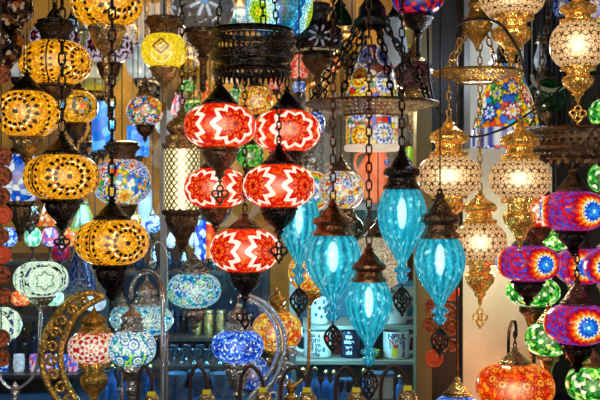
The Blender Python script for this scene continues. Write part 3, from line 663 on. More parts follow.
k = MB(); dish = lambda r0, r1, z0, z1: (lambda u, v: ((r0+(r1-r0)*v)*math.sin(2*PI*u), -(r0+(r1-r0)*v)*math.cos(2*PI*u), z0+(z1-z0)*v)); RY = lambda a, b_, f: zz(a+(b_-a)*f); [holes(k, dish(Rr*(.44+.14*q), Rr*(.58+.14*q), RY(116, 104, q/4), RY(116, 104, (q+1)/4)), 44+8*q, 1, .40) for q in range(4)]; k.build('pierced_plate', metal('brown_bronze', (.62,.44,.28), .28, 210, 1.0, dark=.25), r, smooth=False)
k = MB(); hoop(k, Rr*1.01, zz(104), .006, 2.8*s); hoop(k, Rr*.445, zz(116), .004, 2.2*s); k.build('ring_rim', DBRONZE, r, sharp=.8)
for i in range(8):
    a = 2*PI*(i+.3)/8; k = MB(); chain_path(k, (15*s*math.sin(a), -15*s*math.cos(a), zz(26)), (Rr*.97*math.sin(a), -Rr*.97*math.cos(a), zz(103)), 9*s, 1.15*s); k.build('suspension_chain', BLACK, r)
for i in range(4):
    a = 2*PI*(i+.5)/4; k = MB(); tube(k, [(17*s*math.sin(a), -17*s*math.cos(a), zz(60)), (10*s*math.sin(a), -10*s*math.cos(a), zz(24))], .8*s, 6); k.build('tie_rod', DBRONZE, r)
k = MB(); chain(k, 0, 0, zz(-12), CEIL-r.location.z, 9*s, s); k.build('chain', BLACK, r)

# ------------------------------------------------------------------ gold filigree lamps, right
GF = dict(g=.62, hot=1.9, white=.75, group='gold filigree lamps at the right')
lamp('filigree_pendant_lamp', 'gold filigree lamp cut by the top edge of the photo', 512, -4, 33, 23, 2.40, 'filigree', ('gtop','L',36), ('gbot','L',48), 'chain', ra=20, hmat=GOLD, **GF)
lamp('filigree_pendant_lamp', 'gold filigree lamp near the top right corner, with an open drop ornament', 578, 45, 28, 25, 2.32, 'filigree', ('gtop','L',30), ('gbot','L',37), 'chain', ('quatre', 20, 16), ra=16, off=.5, seed=2, hmat=GOLD, **GF)
lamp('filigree_pendant_lamp', 'large gold filigree lamp beside the highest front teardrop, crossed by a black cord', 449, 176, 32, 22, 2.62, 'filigree', ('gtop','L',40), ('gbot','L',28), 'chain', ra=17, seed=3, hmat=GOLD, ytop=83, **GF)
lamp('filigree_pendant_lamp', 'gold filigree lamp in front of the grey pier, left of the purple lamps', 520, 179, 31, 22, 2.50, 'filigree', ('gtop','L',40), ('gbot','L',52), 'chain', ra=17, off=.3, seed=4, hmat=GOLD, **GF)
lamp('filigree_pendant_lamp', 'lowest gold filigree lamp, right beside the rightmost teardrop', 480, 242, 27, 21, 2.76, 'filigree', ('gtop','L',34), ('gbot','L',46), 'chain', ('quatre', 22, 14), ra=15, seed=5, hmat=GOLD, **GF)
# ring they hang round
D = 2.62; s = D/1000; r = thing('gold_ring_chandelier', 'gold pierced ring hung on gold chains in front of the grey pier', 'chandelier', W(477, 82, D)); zz = lambda y: (82-y)*s; Rr = 45*s
k = MB(); [holes(k, dish(Rr*(.44+.14*q), Rr*(.58+.14*q), RY(82, 73, q/4), RY(82, 73, (q+1)/4)), 32+8*q, 1, .40) for q in range(4)]; k.build('pierced_plate', GOLD, r, smooth=False)
k = MB(); hoop(k, Rr*1.01, zz(73), .006, 2.8*s); hoop(k, Rr*.445, zz(82), .004, 2.2*s); k.build('ring_rim', GOLD, r, sharp=.8)
for i in range(4):
    a = 2*PI*(i+.5)/4; k = MB(); chain_path(k, (Rr*.95*math.sin(a), -Rr*.95*math.cos(a), zz(72)), (10*s*math.sin(a), -10*s*math.cos(a), zz(22)), 8*s, s); k.build('suspension_chain', GOLD, r)
k = MB(); lathe(k, [(a*s, zz(y)) for a, y in ((.4,52),(2,48),(3,44),(6,40),(13,30),(15,24),(14,20),(9,16),(7,8),(9,4),(5,-2),(2,-6),(.3,-8))], 36, 12, .05); k.build('crown_cap', GOLD, r, sharp=.9)
k = MB(); chain(k, 0, 0, zz(-6), CEIL-r.location.z, 8*s, s); k.build('chain', GOLD, r)
k = MB(); P = [W(455, 26, 2.50), W(468, 20, 2.42), W(485, 19, 2.31), W(500, 24, 2.30), W(510, 36, 2.31), W(519, 52, 2.36), W(524, 69, 2.47)]
tube(k, smooth_path(P, 6), .0035, 6); tag(k.build('power_cable', CORD), 'black cable bowed over the gold pierced ring', 'cable')
k = MB(); P = [W(600, 74, 2.9), W(575, 75, 2.86), W(552, 96, 2.82), W(525, 116, 2.78), W(500, 130, 2.72), W(468, 136, 2.72), W(440, 112, 2.77), W(430, 84, 2.80), W(428, 40, 2.86), W(427, 0, 2.9), W(427, py_of(CEIL-.005, 2.92), 2.92)]
tube(k, smooth_path(P, 6), .0035, 6); tag(k.build('power_cable', CORD), 'long black cable sagging across the flowered mosaic bell at right', 'cable')
# mosaic bell shade beside the pier
bell2 = [(1.0,-1),(1.0,-.62),(.97,-.56),(.9,-.3),(.78,.1),(.60,.5),(.44,.85),(.34,1)]
r = lamp('mosaic_bell_lamp', 'flowered mosaic bell lamp with blue and white rim before the grey pier', 506, 105, 34, 41, 2.88, 'floral', ('bell','B',36,1.0), None, 'chain', shape=bell2, g=.62, hot=.3, white=.1, off=.2, ra=15, seed=5)
k = MB(); s = 2.88/1000; lathe(k, [(a*s, (146-y)*s) for a, y in ((34.3,147),(35,146),(35,130),(34.3,129))], 64); n = 64
A = np.repeat((np.arange(n)*2*PI/n-PI)[None], 4, 0).ravel(); c = np.where((np.mod(np.floor(A*18/PI), 2) == 0)[:, None], C(.12,.25,.65), C(.85,.88,.92))**2.2
k.build('blue_white_rim', glow(.55, .1), r, colors=c)

# ------------------------------------------------------------------ purple lamps under the right drum
drum('pierced_drum_chandelier', 'dark pierced drum ring cut by the right edge, above the purple lamps', 584, 128, 162, 57, 2.64, (2.0, 3.1, 4.3), DBRONZE)
PU = dict(g=1.0, hot=.12, white=.0, group='purple mosaic lamps at the right edge')
lamp('mosaic_pendant_lamp', 'purple mosaic lamp with a blue star, uppermost of the purple ones', 573, 211, 33, 21, 2.50, 'purple', ('bell','D',26), ('trump','B',26), pend=None, off=.38, ytop=160, **PU)
lamp('mosaic_pendant_lamp', 'purple mosaic lamp below the gold lamp on the grey pier, leftmost of the purple ones', 528, 263, 32, 19, 2.63, 'purple', ('bell','D',22), ('trump','B',26), 'cord', off=.36, ytop=160, **PU)
lamp('mosaic_pendant_lamp', 'purple mosaic lamp partly hidden by the black chain above the lowest purple lamp', 580, 266, 25, 19, 2.79, 'purple', ('bell','D',20), ('cup','D',24), 'cord', off=0, ytop=160, **PU)
lamp('mosaic_pendant_lamp', 'purple mosaic lamp cut by the right edge of the photo', 612, 266, 28, 20, 2.61, 'purple', ('bell','D',22), ('cup','D',26), off=-.45, ytop=160, **PU)
lamp('mosaic_pendant_lamp', 'lowest purple mosaic lamp, in front of the green lamps', 577, 324, 33, 21, 2.60, 'purple', ('bell','D',28), ('trump','B',30), off=.08, ytop=160, wire=1.0, **PU)
lamp('mosaic_pendant_lamp', 'red and white mosaic lamp tucked between a gold lamp and the top purple lamp', 540, 211, 22, 17, 2.72, 'red', ('bell','D',20), ('cup','D',22), 'cord', g=.75, hot=.6, off=.2)
GRN = dict(g=.95, hot=.35, white=.15, group='green mosaic lamps at the right')
lamp('mosaic_table_lamp', 'green mosaic lamp right below the leftmost purple lamp', 533, 292, 27, 15, 2.92, 'green', ('onion','D',20), ('ped','D', py_of(COUNTER, 2.92)-306), None, off=.2, **GRN)
lamp('mosaic_table_lamp', 'green mosaic lamp on a bronze stem left of the lowest purple lamp', 548, 339, 23, 17, 2.74, 'green', ('bell','A',20), ('ped','A', py_of(COUNTER, 2.74)-355), None, off=.7, seed=2, **GRN)
lamp('mosaic_table_lamp', 'green mosaic lamp with a brass cap in the lower right corner', 593, 384, 27, 19, 2.74, 'green', ('bell','A',24), ('ped','A', py_of(COUNTER, 2.74)-401.5), None, off=-.3, seed=3, **GRN)
lamp('mosaic_pendant_lamp', 'green mosaic lamp at the right edge beside the open gold ornament', 604, 113, 15, 14, 2.8, 'green', ('bell','D',16), ('cup','D',12), 'cord', seed=4, **GRN)
lamp('mosaic_pendant_lamp', 'small green mosaic lamp showing behind the top two purple lamps', 556, 241, 15, 10, 2.96, 'green', ('bell','D',14), ('cup','D',14), 'cord', seed=5, **GRN)
lamp('mosaic_pendant_lamp', 'green mosaic lamp at the right edge just under the drum ring', 604, 178, 16, 15, 2.86, 'green', ('bell','D',14), ('cup','D',14), 'cord', seed=6, **GRN)
# orange gooseneck lamp
r = lamp('gooseneck_lamp', 'orange flowered mosaic lamp on a gooseneck in front of the grey pier', 515, 387, 39, 25, 2.64, 'orange', ('bell','A',18,.9), ('cup','A',22), None, g=.9, hot=.55, white=.3, ra=17, off=.1)
s = 2.64/1000; zb = r.location.z; k = MB(); zz = lambda y: (ZC-(y-200)*s)-zb
GP = [tuple(W(x, y, d)-r.location) for x, y, d in ((509,py_of(COUNTER+.01, 2.8),2.8),(509,400,2.8),(508.5,350,2.79),(509,332,2.75),(512,322,2.69),(515,322,2.65),(516,329,2.64),(516,336,2.64))]; tube(k, smooth_path(GP, 6), 1.7*s, 8); k.build('gooseneck', BLACK, r)
k = MB(); chain(k, 0, 0, zz(348), zz(332), 5*s, .8*s); k.build('chain', BLACK, r)
k = MB(); lathe(k, [(.07, COUNTER-zb), (.07, COUNTER-zb+.008), (.03, COUNTER-zb+.02), (.004, COUNTER-zb+.03)], 32, c=(GP[0][0], GP[0][1], 0)); k.build('foot', BLACK, r)
lamp('mosaic_pendant_lamp', 'antique brass cap of a blue lamp at the bottom edge, on a beaded rod', 457, 408, 23, 14, 2.9, 'blue', ('bell','A',20,1.3), None, 'rod', hmat=metal('beaded_rod', (.22,.11,.07), .35, 220, .8), g=.7)

# ------------------------------------------------------------------ upper row and middle depth lamps
lamp('mosaic_pendant_lamp', 'big teal and blue mosaic globe with a lime centre behind the drum', 279, 7, 34, 31, 2.78, 'cyan', ('bell','D',20), ('cup','D',30), off=-.66, g=.95, hot=.4, white=.1)
lamp('frosted_pendant_lamp', 'grey frosted glass globe with pale star at the top, left of the drum', 203, 6, 31, 27, 2.84, 'frost', ('bell','D',20), ('stem','D',62, 1.25), off=.15, g=.40, hot=.5, white=.05)
lamp('mosaic_pendant_lamp', 'bright yellow lamp with a brown diamond and wide crown cap', 164, 51, 23, 18, 2.62, 'yellow', ('crown','D',20), ('stem','A',46), 'rod', off=.0, g=.92, hot=.25, white=.3, ra=13, p=.7)
lamp('mosaic_pendant_lamp', 'white and black zigzag lamp behind the bronze cup of the top amber lamp', 109, 47, 24, 17, 2.88, 'lilac', ('bell','D',16), ('stem','D',56), 'cord', off=.5, g=.62, hot=.3)
lamp('mosaic_pendant_lamp', 'white and black zigzag lamp mostly hidden behind an amber lamp and its black cap', 55, 38, 25, 15, 2.96, 'lilac', ('bell','B',22), ('cup','D',20), 'cord', off=.3, g=.55, hot=.3)
lamp('mosaic_pendant_lamp', 'dark copper mosaic lamp with black and white chips in the top left corner', 2, 42, 22, 24, 2.46, 'darkcopper', ('bell','C',24), ('cup','C',12), g=.35, hot=.2, white=0)
lamp('mosaic_pendant_lamp', 'dark copper mosaic lamp cut by the top edge in the left corner', 14, 8, 20, 16, 2.84, 'darkcopper', ('bell','C',14), ('cup','C',18), g=.35, hot=.2, white=0, off=.4)
lamp('glass_pendant_lamp', 'small teal glass lamp above the second amber lamp', 71, 27, 8, 8, 3.05, 'teal', ('bell','B',9), ('cup','B',10), 'cord', g=.5, hot=.2)
lamp('glass_pendant_lamp', 'pale blue glass lamp between the two corner copper lamps and an amber lamp', 15, 66, 9, 12, 3.02, 'palewhite', ('bell','B',10), ('cup','B',12), 'cord', g=.35, hot=.2)
lamp('mosaic_pendant_lamp', 'black star mosaic globe with white petals, right of the drum', 318, 39, 25, 19, 2.91, 'dark', ('crown','B',20,.8), ('stem','D',50, 1.3), off=.05, g=.36, hot=.3, white=0)
lamp('metal_shade_lamp', 'small dark green metal shade lit teal underneath, at the top', 340, 15, 12, 9, 3.03, 'jade', ('bell','B',10), None, 'cord', shape=[(1,-1),(.98,-.7),(.85,-.1),(.5,.7),(.3,1)], g=.12, hot=0, white=0)
lamp('mosaic_pendant_lamp', 'red and blue mosaic globe cut by the top edge, above a dark stem', 418, -6, 27, 23, 2.76, 'redblue', ('bell','D',20), ('stem','B',44, 1.15), off=.2, g=.6, hot=.2)
lamp('mosaic_pendant_lamp', 'brown mosaic lamp with diamond motifs right of the dome chandelier', 414, 75, 22, 15, 2.9, 'darkdiamond', ('stem','A',34,1.0), ('cup','A',18), 'rod', off=.1, g=.42, hot=.2, white=0)
lamp('glass_bell_lamp', 'smoky grey glass bell reflecting white, behind the dome chandelier chains', 394, 50, 18, 32, 3.04, 'palewhite', ('bell','B',14), None, 'cord', shape=[(1.1,-1),(.96,-.8),(.85,-.3),(.7,.3),(.5,.8),(.3,1)], g=.16, hot=.3, gloss=.05)
lamp('mosaic_shade_lamp', 'small red mosaic shade hanging right beside the drum', 298, 66, 10, 11, 3.06, 'redshade', ('bell','D',8), None, 'cord', shape=[(1,-1),(.9,-.4),(.7,.4),(.5,1)], g=.7, hot=.2)
lamp('mosaic_shade_lamp', 'tiny white and orange lamp left of the dome chandelier chains', 334, 65, 6, 8, 3.085, 'orangewhite', ('bell','D',8), ('cup','D',8), 'cord', g=.6, hot=.2)
lamp('mosaic_shade_lamp', 'tiny red and white lamp just below the drum edge', 276, 84, 8, 6, 2.96, 'redshade', ('bell','D',8), ('cup','D',8), 'cord', g=.65, hot=.2, seed=2)
lamp('mosaic_pendant_lamp', 'yellow and green flowered globe between the upper two red lamps', 256, 101, 17, 15, 2.9, 'yellowflower', ('bell','D',12), ('cup','D',14), 'cord', g=.72, hot=.3, seed=4)
lamp('mosaic_pendant_lamp', 'green and white globe between the middle two red lamps', 250, 156, 14, 12, 3.0, 'green', ('bell','D',12), ('cup','D',14), 'cord', g=.55, hot=.3, seed=8)
lamp('glass_pendant_lamp', 'small blue glass lamp beside the pierced ring and a red lamp', 316, 124, 9, 13, 3.0, 'bluewhite', ('bell','D',12), ('cup','D',12), 'cord', g=.4, hot=.2)
lamp('glass_pendant_lamp', 'tiny blue lamp in the gap right below the black star globe', 299, 87, 7, 6, 2.97, 'bluewhite', ('bell','D',8), ('cup','D',8), 'cord', g=.5, hot=.2, seed=3)
lamp('glass_bowl_lamp', 'olive glass bowl lamp with a bright yellow lower edge, behind a heavy chain', 94, 62, 29, 32, 3.6, 'olive', ('bell','D',20), ('cup','D',16), 'cord', g=.42, hot=.2, white=0)
lamp('glass_bowl_lamp', 'pale frosted white globe between the zigzag and yellow lamps', 141, 62, 15, 18, 3.5, 'palewhite', ('bell','D',14), ('cup','D',16), 'cord', g=.45, hot=.2, white=0)
lamp('mosaic_pendant_lamp', 'multicoloured flowered globe behind the chain of the lowest amber lamp', 122, 182, 29, 24, 2.98, 'multi', ('crown','D',20,.9), ('cup','D',26), 'cord', off=.2, g=.72, hot=.35, white=.15)
lamp('mosaic_pendant_lamp', 'small flowered yellow and blue lamp with a brass cap, above left of the lattice lantern', 145, 111, 18, 15, 3.02, 'bigflower', ('bell','A',22), ('cup','D',18), 'cord', g=.72, hot=.3, seed=6)
lamp('mosaic_pendant_lamp', 'blue and white chip globe left of the front amber lamps', 20, 178, 26, 25, 2.98, 'bluewhite', ('bell','D',20), ('trump','D',40), 'cord', g=.6, hot=.25, seed=5)
r = lamp('lattice_lantern', 'cylindrical brass lantern with a lit diamond lattice wall', 182, 179, 18, 31, 2.74, 'lattice', ('onion','A',44, 1.08), ('trump','D',44, 1.0), 'chain', shape=[(1,-1),(1,-.6),(1,0),(1,.6),(1,1)], g=.72, hot=1.6, white=.5, ra=17)
# ------------------------------------------------------------------ lamps behind the window glass
def bglamp(label, cx, cy, rw, rh, pat, D=3.5, g=.6, top=('bell','D',10), bot=('cup','D',12), seed=1, hang='cord', shape=None, name='glass_lamp', **kw):
    return lamp(name, label, cx, cy, rw, rh, D, pat, top, bot, hang, g=g, hot=.25, white=.1, seed=seed, shape=shape, **kw)
CYL = [(1,-1),(1,-.5),(1,0),(1,.5),(1,1)]
bglamp('blue and white glass cylinder lamp behind the heavy chain at upper left', 103, 126, 11, 24, 'sky', 3.3, .95, shape=CYL, seed=4)
bglamp('plain bright blue cylinder lamp under the small flowered yellow lamp', 138, 141, 11, 15, 'sky', 3.3, 1.0, shape=CYL, seed=9)
bglamp('pink cone shade above the lattice lantern', 178, 105, 8, 10, 'pink', 3.35, .55, bot=None, shape=[(1,-1),(.8,-.2),(.55,.5),(.3,1)], seed=2)
bglamp('pale white glass lamp just left of the lattice lantern top', 164, 122, 9, 13, 'palewhite', 3.3, .5, seed=5)
bglamp('orange and white feather shaped glass lamp above a red lamp', 206, 92, 5, 12, 'orangewhite', 3.4, .6, bot=None, shape=[(1,-1),(.8,-.2),(.5,.5),(.2,1)], seed=2)
bglamp('small lime green lamp above left of the first red lamp', 188, 86, 8, 6, 'green', 3.45, .5, seed=12)
bglamp('bright green and yellow lamp left of the yellow flowered globe', 236, 98, 8, 10, 'green', 3.3, .6, seed=14)
bglamp('tall pale blue glass cylinder lamp left of the lattice lantern bowl', 145, 214, 7, 24, 'palewhite', 3.62, .42, shape=CYL, seed=3)
bglamp('small blue flowered lamp below the multicoloured globe', 153, 224, 8, 9, 'bluewhite', 3.42, .55, seed=11)
bglamp('small yellow and red lamp under the multicoloured globe', 133, 221, 9, 7, 'yellowflower', 3.36, .6, seed=12)
bglamp('blue cylinder lamp between the lattice lantern bowl and the lowest red lamp', 200, 240, 6, 20, 'bluewhite', 3.5, .6, shape=CYL, seed=6)
bglamp('orange cylinder lamp touching the lowest red lamp at its left', 210, 240, 5, 18, 'orangewhite', 3.52, .65, shape=CYL, seed=7)
for x, sd, lb in ((171, 3, 'small white glass drop left of the lattice lantern tip'), (194, 4, 'small white glass drop right of the lattice lantern tip')):
    bglamp(lb, x, 240, 5, 8, 'palewhite', 3.42, .7, ('bell','D',6), None, sd, shape=[(.4,-1),(1,-.5),(.9,0),(.5,.6),(.3,1)])
bglamp('cream globe with grey floral lines behind the two middle teardrops', 378, 262, 29, 27, 'cream', 2.98, .45, ('bell','D',20), ('cup','D',12), 3)
bglamp('small grey floral globe between the copper cap and the cream globe', 352, 228, 11, 11, 'jade', 3.07, .3, ('bell','D',10), ('cup','D',12), 3)
for x, pt, sd, lb in ((33, 'greenwhite', 2, 'small green and white globe on the far left shelf'), (50, 'pink', 3, 'small pink and white globe on the far left shelf'), (72, 'orangewhite', 4, 'small orange globe beside the pink one on the far left shelf'), (9, 'bluewhite', 5, 'small blue globe at the left edge of the far left shelf')):
    D = 3.68; y0 = py_of(zA, D); bglamp(lb, x, 237, 8.3, 10, pt, D, .7, None, ('ped','D', y0-246.6), sd, None, cat='lamp')
for x, pt, sd, rw, lb in ((21, 'orangewhite', 6, 10, 'little orange and yellow lamp below the pale mint globe'), (54, 'greenwhite', 7, 10, 'little pale teal lamp right below the pale mint globe')):
    D = 3.58; y0 = py_of(zB, D); bglamp(lb, x, 298, rw, 8, pt, D, .8, None, ('ped','D', y0-305.6), sd, None)
for i, (x, pt, sd, lb) in enumerate(((3, 'bluewhite', 2, 'blue glass cup at the left end of the low row'), (19, 'palewhite', 3, 'white glass cup second from left in the low row'), (35, 'pink', 4, 'pink glass cup third in the low row'), (48, 'pink', 9, 'rose glass cup half behind the gold crescent'), (61, 'bluewhite', 6, 'bright blue glass cup inside the gold crescent'), (73, 'pink', 8, 'pink and blue glass cup last of the low row'))):
    D = 3.42; y0 = py_of(zC, D); lamp('glass_votive_cup', lb, x, y0-8.6, 5.6, 8.5, D, pt, None, None, None, g=.5, hot=.2, white=0, seed=sd, cat='cup', shape=[(.75,-1),(.95,-.7),(1,0),(.97,.6),(.9,1)], group='coloured glass cups on the low shelf')
bglamp('white globe seen through the top of the gold crescent', 95, 303, 11, 8, 'palewhite', 3.35, .7, seed=7)
bglamp('dark navy cone shade between the mint globe and the lowest amber lamp', 80, 270, 18, 22, 'navy', 3.25, .35, ('bell','B',8), None, 3, shape=[(1,-1),(.92,-.8),(.6,0),(.3,.8),(.15,1)])
bglamp('small orange red cone shade left of the amber lamp trumpet', 49, 214, 11, 12, 'orangewhite', 3.3, .55, seed=8, bot=None, shape=[(1,-1),(.9,-.6),(.6,.3),(.35,1)])
bglamp('grey beige cone shade right of the amber lamp trumpet', 84, 217, 14, 14, 'olive', 3.4, .22, ('bell','D',8), None, 5, shape=[(1,-1),(.9,-.6),(.55,.3),(.25,1)])
bglamp('dark brown globe under the blue chip globe', 30, 215, 12, 11, 'darkcopper', 3.35, .4, ('bell','D',10), ('cup','D',10), 6)
bglamp('dark red round lamp hanging behind the mint globe', 61, 252, 9, 9, 'redblue', 3.4, .3, ('bell','D',8), ('cup','D',8), 7)
# ------------------------------------------------------------------ table and crescent lamps in front of the glass
GD = 2.62
def arcpts(pts, D, k=8): return smooth_path([tuple(W(x, y, D)) for x, y in pts], k)
# pale mint two-armed lamp
r = lamp('two_armed_table_lamp', 'pale mint mosaic lamp with two globes on a silver U shaped arm', 41, 279, 27, 18, 2.68, 'mint', None, ('trump','S',16), None, off=.4, g=.92, hot=.2, white=.05)
r2 = lamp('lamp', 'x', -2, 325, 23, 18, 2.68, 'mint', None, ('trump','S',16), None, off=.1, g=.92, hot=.2, white=.05); merge(r, r2)
o = r.location.copy(); k = MB(); P = arcpts([(41, 308), (40, 330), (38, 360), (31, 379), (15, 389), (3, 383), (-2, 368), (-2, 352)], 2.68)-np.array(o); tube(k, P, .005, 8); k.build('u_arm', RODM, r)
k = MB(); zc = COUNTER-o.z; c0 = W(15, 389, 2.68)-o; lathe(k, [(.08, zc), (.08, zc+.01), (.03, zc+.03), (.008, zc+.06), (.008, c0.z-.02), (.014, c0.z), (.006, c0.z+.012), (.001, c0.z+.02)], 24, c=(c0.x, 0, 0)); k.build('pedestal', SILVER, r, sharp=.9)
# gold crescent
def crescent(label, D, outer, inner, tip, scrolls, m, foot, rt=.0055):
    root = thing('crescent_lamp_stand', label, 'lamp stand', (foot[0], D, COUNTER)); o = np.array(root.location)
    k = MB(); tube(k, arcpts(outer, D)-o, rt, 8); tube(k, arcpts(inner, D)-o, rt, 8); k.build('crescent_frame', m, root)
    for (x, y, rr, a0, turn) in scrolls:
        k = MB(); t = np.linspace(0, 1, 22); an = a0+turn*t*2*PI*1.25; rad = rr*(1-.8*t)
        P = np.stack([x+rad*np.cos(an), y+rad*np.sin(an)], 1); tube(k, np.array([tuple(W(u, v, D)) for u, v in P])-o, rt*.62, 6); k.build('scroll', m, root)
    k = MB(); e = W(outer[-1][0], outer[-1][1], D); e2 = W(inner[-1][0], inner[-1][1], D)
    lathe(k, [(.075, 0), (.075, .012), (.03, .03), (.012, .05), (.012, .08), (.02, .1), (.001, .12)], 28); k.build('foot', m, root, sharp=.9)
    k = MB(); tube(k, [np.array(e)-o, (0, 0, .09)], rt*1.2, 8); tube(k, [np.array(e2)-o, (0, 0, .09)], rt*1.2, 8); k.build('strut', m, root)
    return root
gx = W(84, 0, GD).x
crescent('gold crescent lamp stand with pierced scrolls beside the mint lamp', GD,
    [(104,297),(92,293),(78,296),(64,306),(53,320),(45,337),(42,355),(44,374),(52,392),(62,405),(72,414)],
    [(104,297),(95,301),(84,308),(74,318),(66,332),(61,348),(61,363),(65,380),(73,395),(80,405),(84,414)], None,
    [(84,302,5,2.6,1),(72,310,5.5,.3,-1),(62,321,6,2.4,1),(55,333,6,.2,-1),(52,347,7,2.6,1),(52,361,6.5,0,-1),(54,375,7,2.2,1),(61,388,7,.2,-1),(70,400,6.5,2.2,1)], GOLD, (gx,), .0085)
lamp('mosaic_hanging_lamp', 'red and white mosaic lamp with gold caps hanging in the gold crescent', 94, 347, 26, 17, GD, 'redwhite', ('onion','G',24,1.15), ('gbot','G',46,1.1), 'rod', off=.1, g=.8, hot=.35, ytop=296, hmat=GOLD, ra=13)
sx = W(262, 0, 2.64).x
crescent('silver crescent lamp stand curving right of the blue lamp', 2.64,
    [(239,296),(252,297),(266,304),(277,316),(284,332),(285,350),(280,368),(271,384),(259,398),(248,410)],
    [(239,296),(251,300),(263,308),(272,319),(278,333),(279,349),(274,365),(265,380),(254,393),(242,408)], None,
    [(292,352,6,3.3,1),(288,366,6,3,-1),(283,382,7,3.2,1),(272,396,7,3,-1),(262,308,3,0,1)], metal('pale_silver', (.85,.90,.95), .22, 170, .3, dark=.8, met=.9), (sx,), .0066)
lamp('mosaic_hanging_lamp', 'deep blue speckled lamp with silver caps hanging in the silver crescent', 238, 346, 26, 17, 2.64, 'blue', ('onion','S',28,1.15), ('trump','S',44,1.05), 'rod', off=.55, g=.95, hot=.3, white=.1, ytop=296, hmat=SILVER, ra=12)
# golden two-armed lamp (yellow globe and orange globe)
r = lamp('two_armed_table_lamp', 'orange and yellow flowered lamp with gold cap on a gold U shaped arm', 277, 331, 25, 20, 2.86, 'yellowflower', ('onion','G',26,.9), ('gbot','G',34,.95), None, off=.4, g=.78, hot=.35, seed=9)
r2 = lamp('lamp', 'x', 311, 272, 23, 19, 2.86, 'yellowflower', ('onion','G',18,.9), ('gbot','G',16,.95), None, off=.2, g=.8, hot=.35, seed=3); merge(r, r2)
o = r.location.copy(); k = MB(); P = arcpts([(277, 376), (281, 383), (291, 386), (302, 380), (308, 366), (309, 340), (309, 300)], 2.86)-np.array(o); tube(k, P, .0055, 8); k.build('u_arm', GOLDROD, r)
k = MB(); zc = COUNTER-o.z; c0 = W(291, 386, 2.86)-o; lathe(k, [(.08, zc), (.08, zc+.01), (.03, zc+.025), (.012, zc+.04), (.02, c0.z-.03), (.009, c0.z-.02), (.016, c0.z), (.006, c0.z+.01), (.001, c0.z+.02)], 24, c=(c0.x, 0, 0)); k.build('pedestal', GOLD, r, sharp=.9)
# silver arched stands
D = 2.74; sa = thing('arched_lamp_stand', 'silver arched rod stand holding the teal curl lamp', 'lamp stand', (W(163, 0, D).x, D, COUNTER)); o = np.array(sa.location)
k = MB(); P = smooth_path([tuple(W(x, y, d)) for x, y, d in ((131,294,2.74),(132,287,2.74),(137,277,2.74),(148,272,2.735),(158,278,2.70),(162,292,2.66),(163,320,2.65),(163,360,2.65),(163,400,2.65),(163,py_of(COUNTER+.008, 2.65),2.65))], 8)-o; tube(k, P, .0065, 8); k.build('arch_rod', RODM, sa)
k = MB(); lathe(k, [(.05, 0), (.05, .012), (.025, .025), (.01, .05)], 28, c=(W(163, 0, 2.65).x-o[0], 2.65-D, 0)); k.build('foot', SILVER, sa, sharp=.9)
k = MB(); ball(k, (W(131, 295, D).x-o[0], 0, W(131, 295, D).z-o[2]), .009, 12, 1.3); k.build('finial', SILVER, sa)
lamp('mosaic_hanging_lamp', 'teal curl patterned lamp with a silver cap under the silver arch', 147, 320, 26, 15, 2.74, 'teal', ('onion','S',30,1.1), ('trump','S',22), 'rod', off=.3, g=.74, hot=.25, ytop=273, hmat=SILVER, ra=11)
D = 3.02; sa = thing('arched_lamp_stand', 'slim silver arch with a dangling socket behind the lowest amber lamp', 'lamp stand', (W(167, 0, D).x, D, COUNTER)); o = np.array(sa.location)
k = MB(); P = arcpts([(151, 258), (152, 248), (158, 242), (165, 248), (167, 262), (167, 300), (167, py_of(COUNTER+.005, D))], D)-o; tube(k, P, .004, 8); k.build('arch_rod', RODM, sa)
k = MB(); lathe(k, [(.06, 0), (.06, .01), (.02, .02), (.006, .04)], 28); k.build('foot', SILVER, sa, sharp=.9)
k = MB(); a = W(151, 262, D); lathe(k, [(.001, a.z-o[2]-.02), (.012, a.z-o[2]-.018), (.014, a.z-o[2]), (.006, a.z-o[2]+.015), (.001, a.z-o[2]+.018)], 16, c=(a.x-o[0], 0, 0)); k.build('socket', SILVER, sa)
lamp('mosaic_table_lamp', 'green and blue mosaic table lamp on a silver foot beside the red crescent lamp', 132, 348, 24, 19, 2.50, 'greenblue', ('onion','S',28,1.0), ('ped','S', py_of(COUNTER, 2.50)-366.2), None, off=.25, g=.78, hot=.25, white=.1, ra=13)
lamp('mosaic_pendant_lamp', 'blue and green curl lamp with a silver tip, below the lattice lantern', 194, 290, 27, 18, 3.0, 'teal', ('onion','S',20,1.1), ('trump','S',26,.9), 'cord', off=.9, g=.7, hot=.25, ra=13, seed=4)
lamp('mosaic_table_lamp', 'blue mosaic globe low behind the silver crescent', 254, 373, 15, 17, 2.75, 'blue', ('bell','D',10), ('ped','D', py_of(COUNTER, 2.75)-388.6), None, g=.45, seed=4)
lamp('mosaic_table_lamp', 'teal mosaic globe showing left of the teal curl lamp foot', 122, 318, 12, 12, 2.9, 'teal', ('onion','S',14), ('ped','S', py_of(COUNTER, 2.9)-328.8), None, g=.5, seed=6)

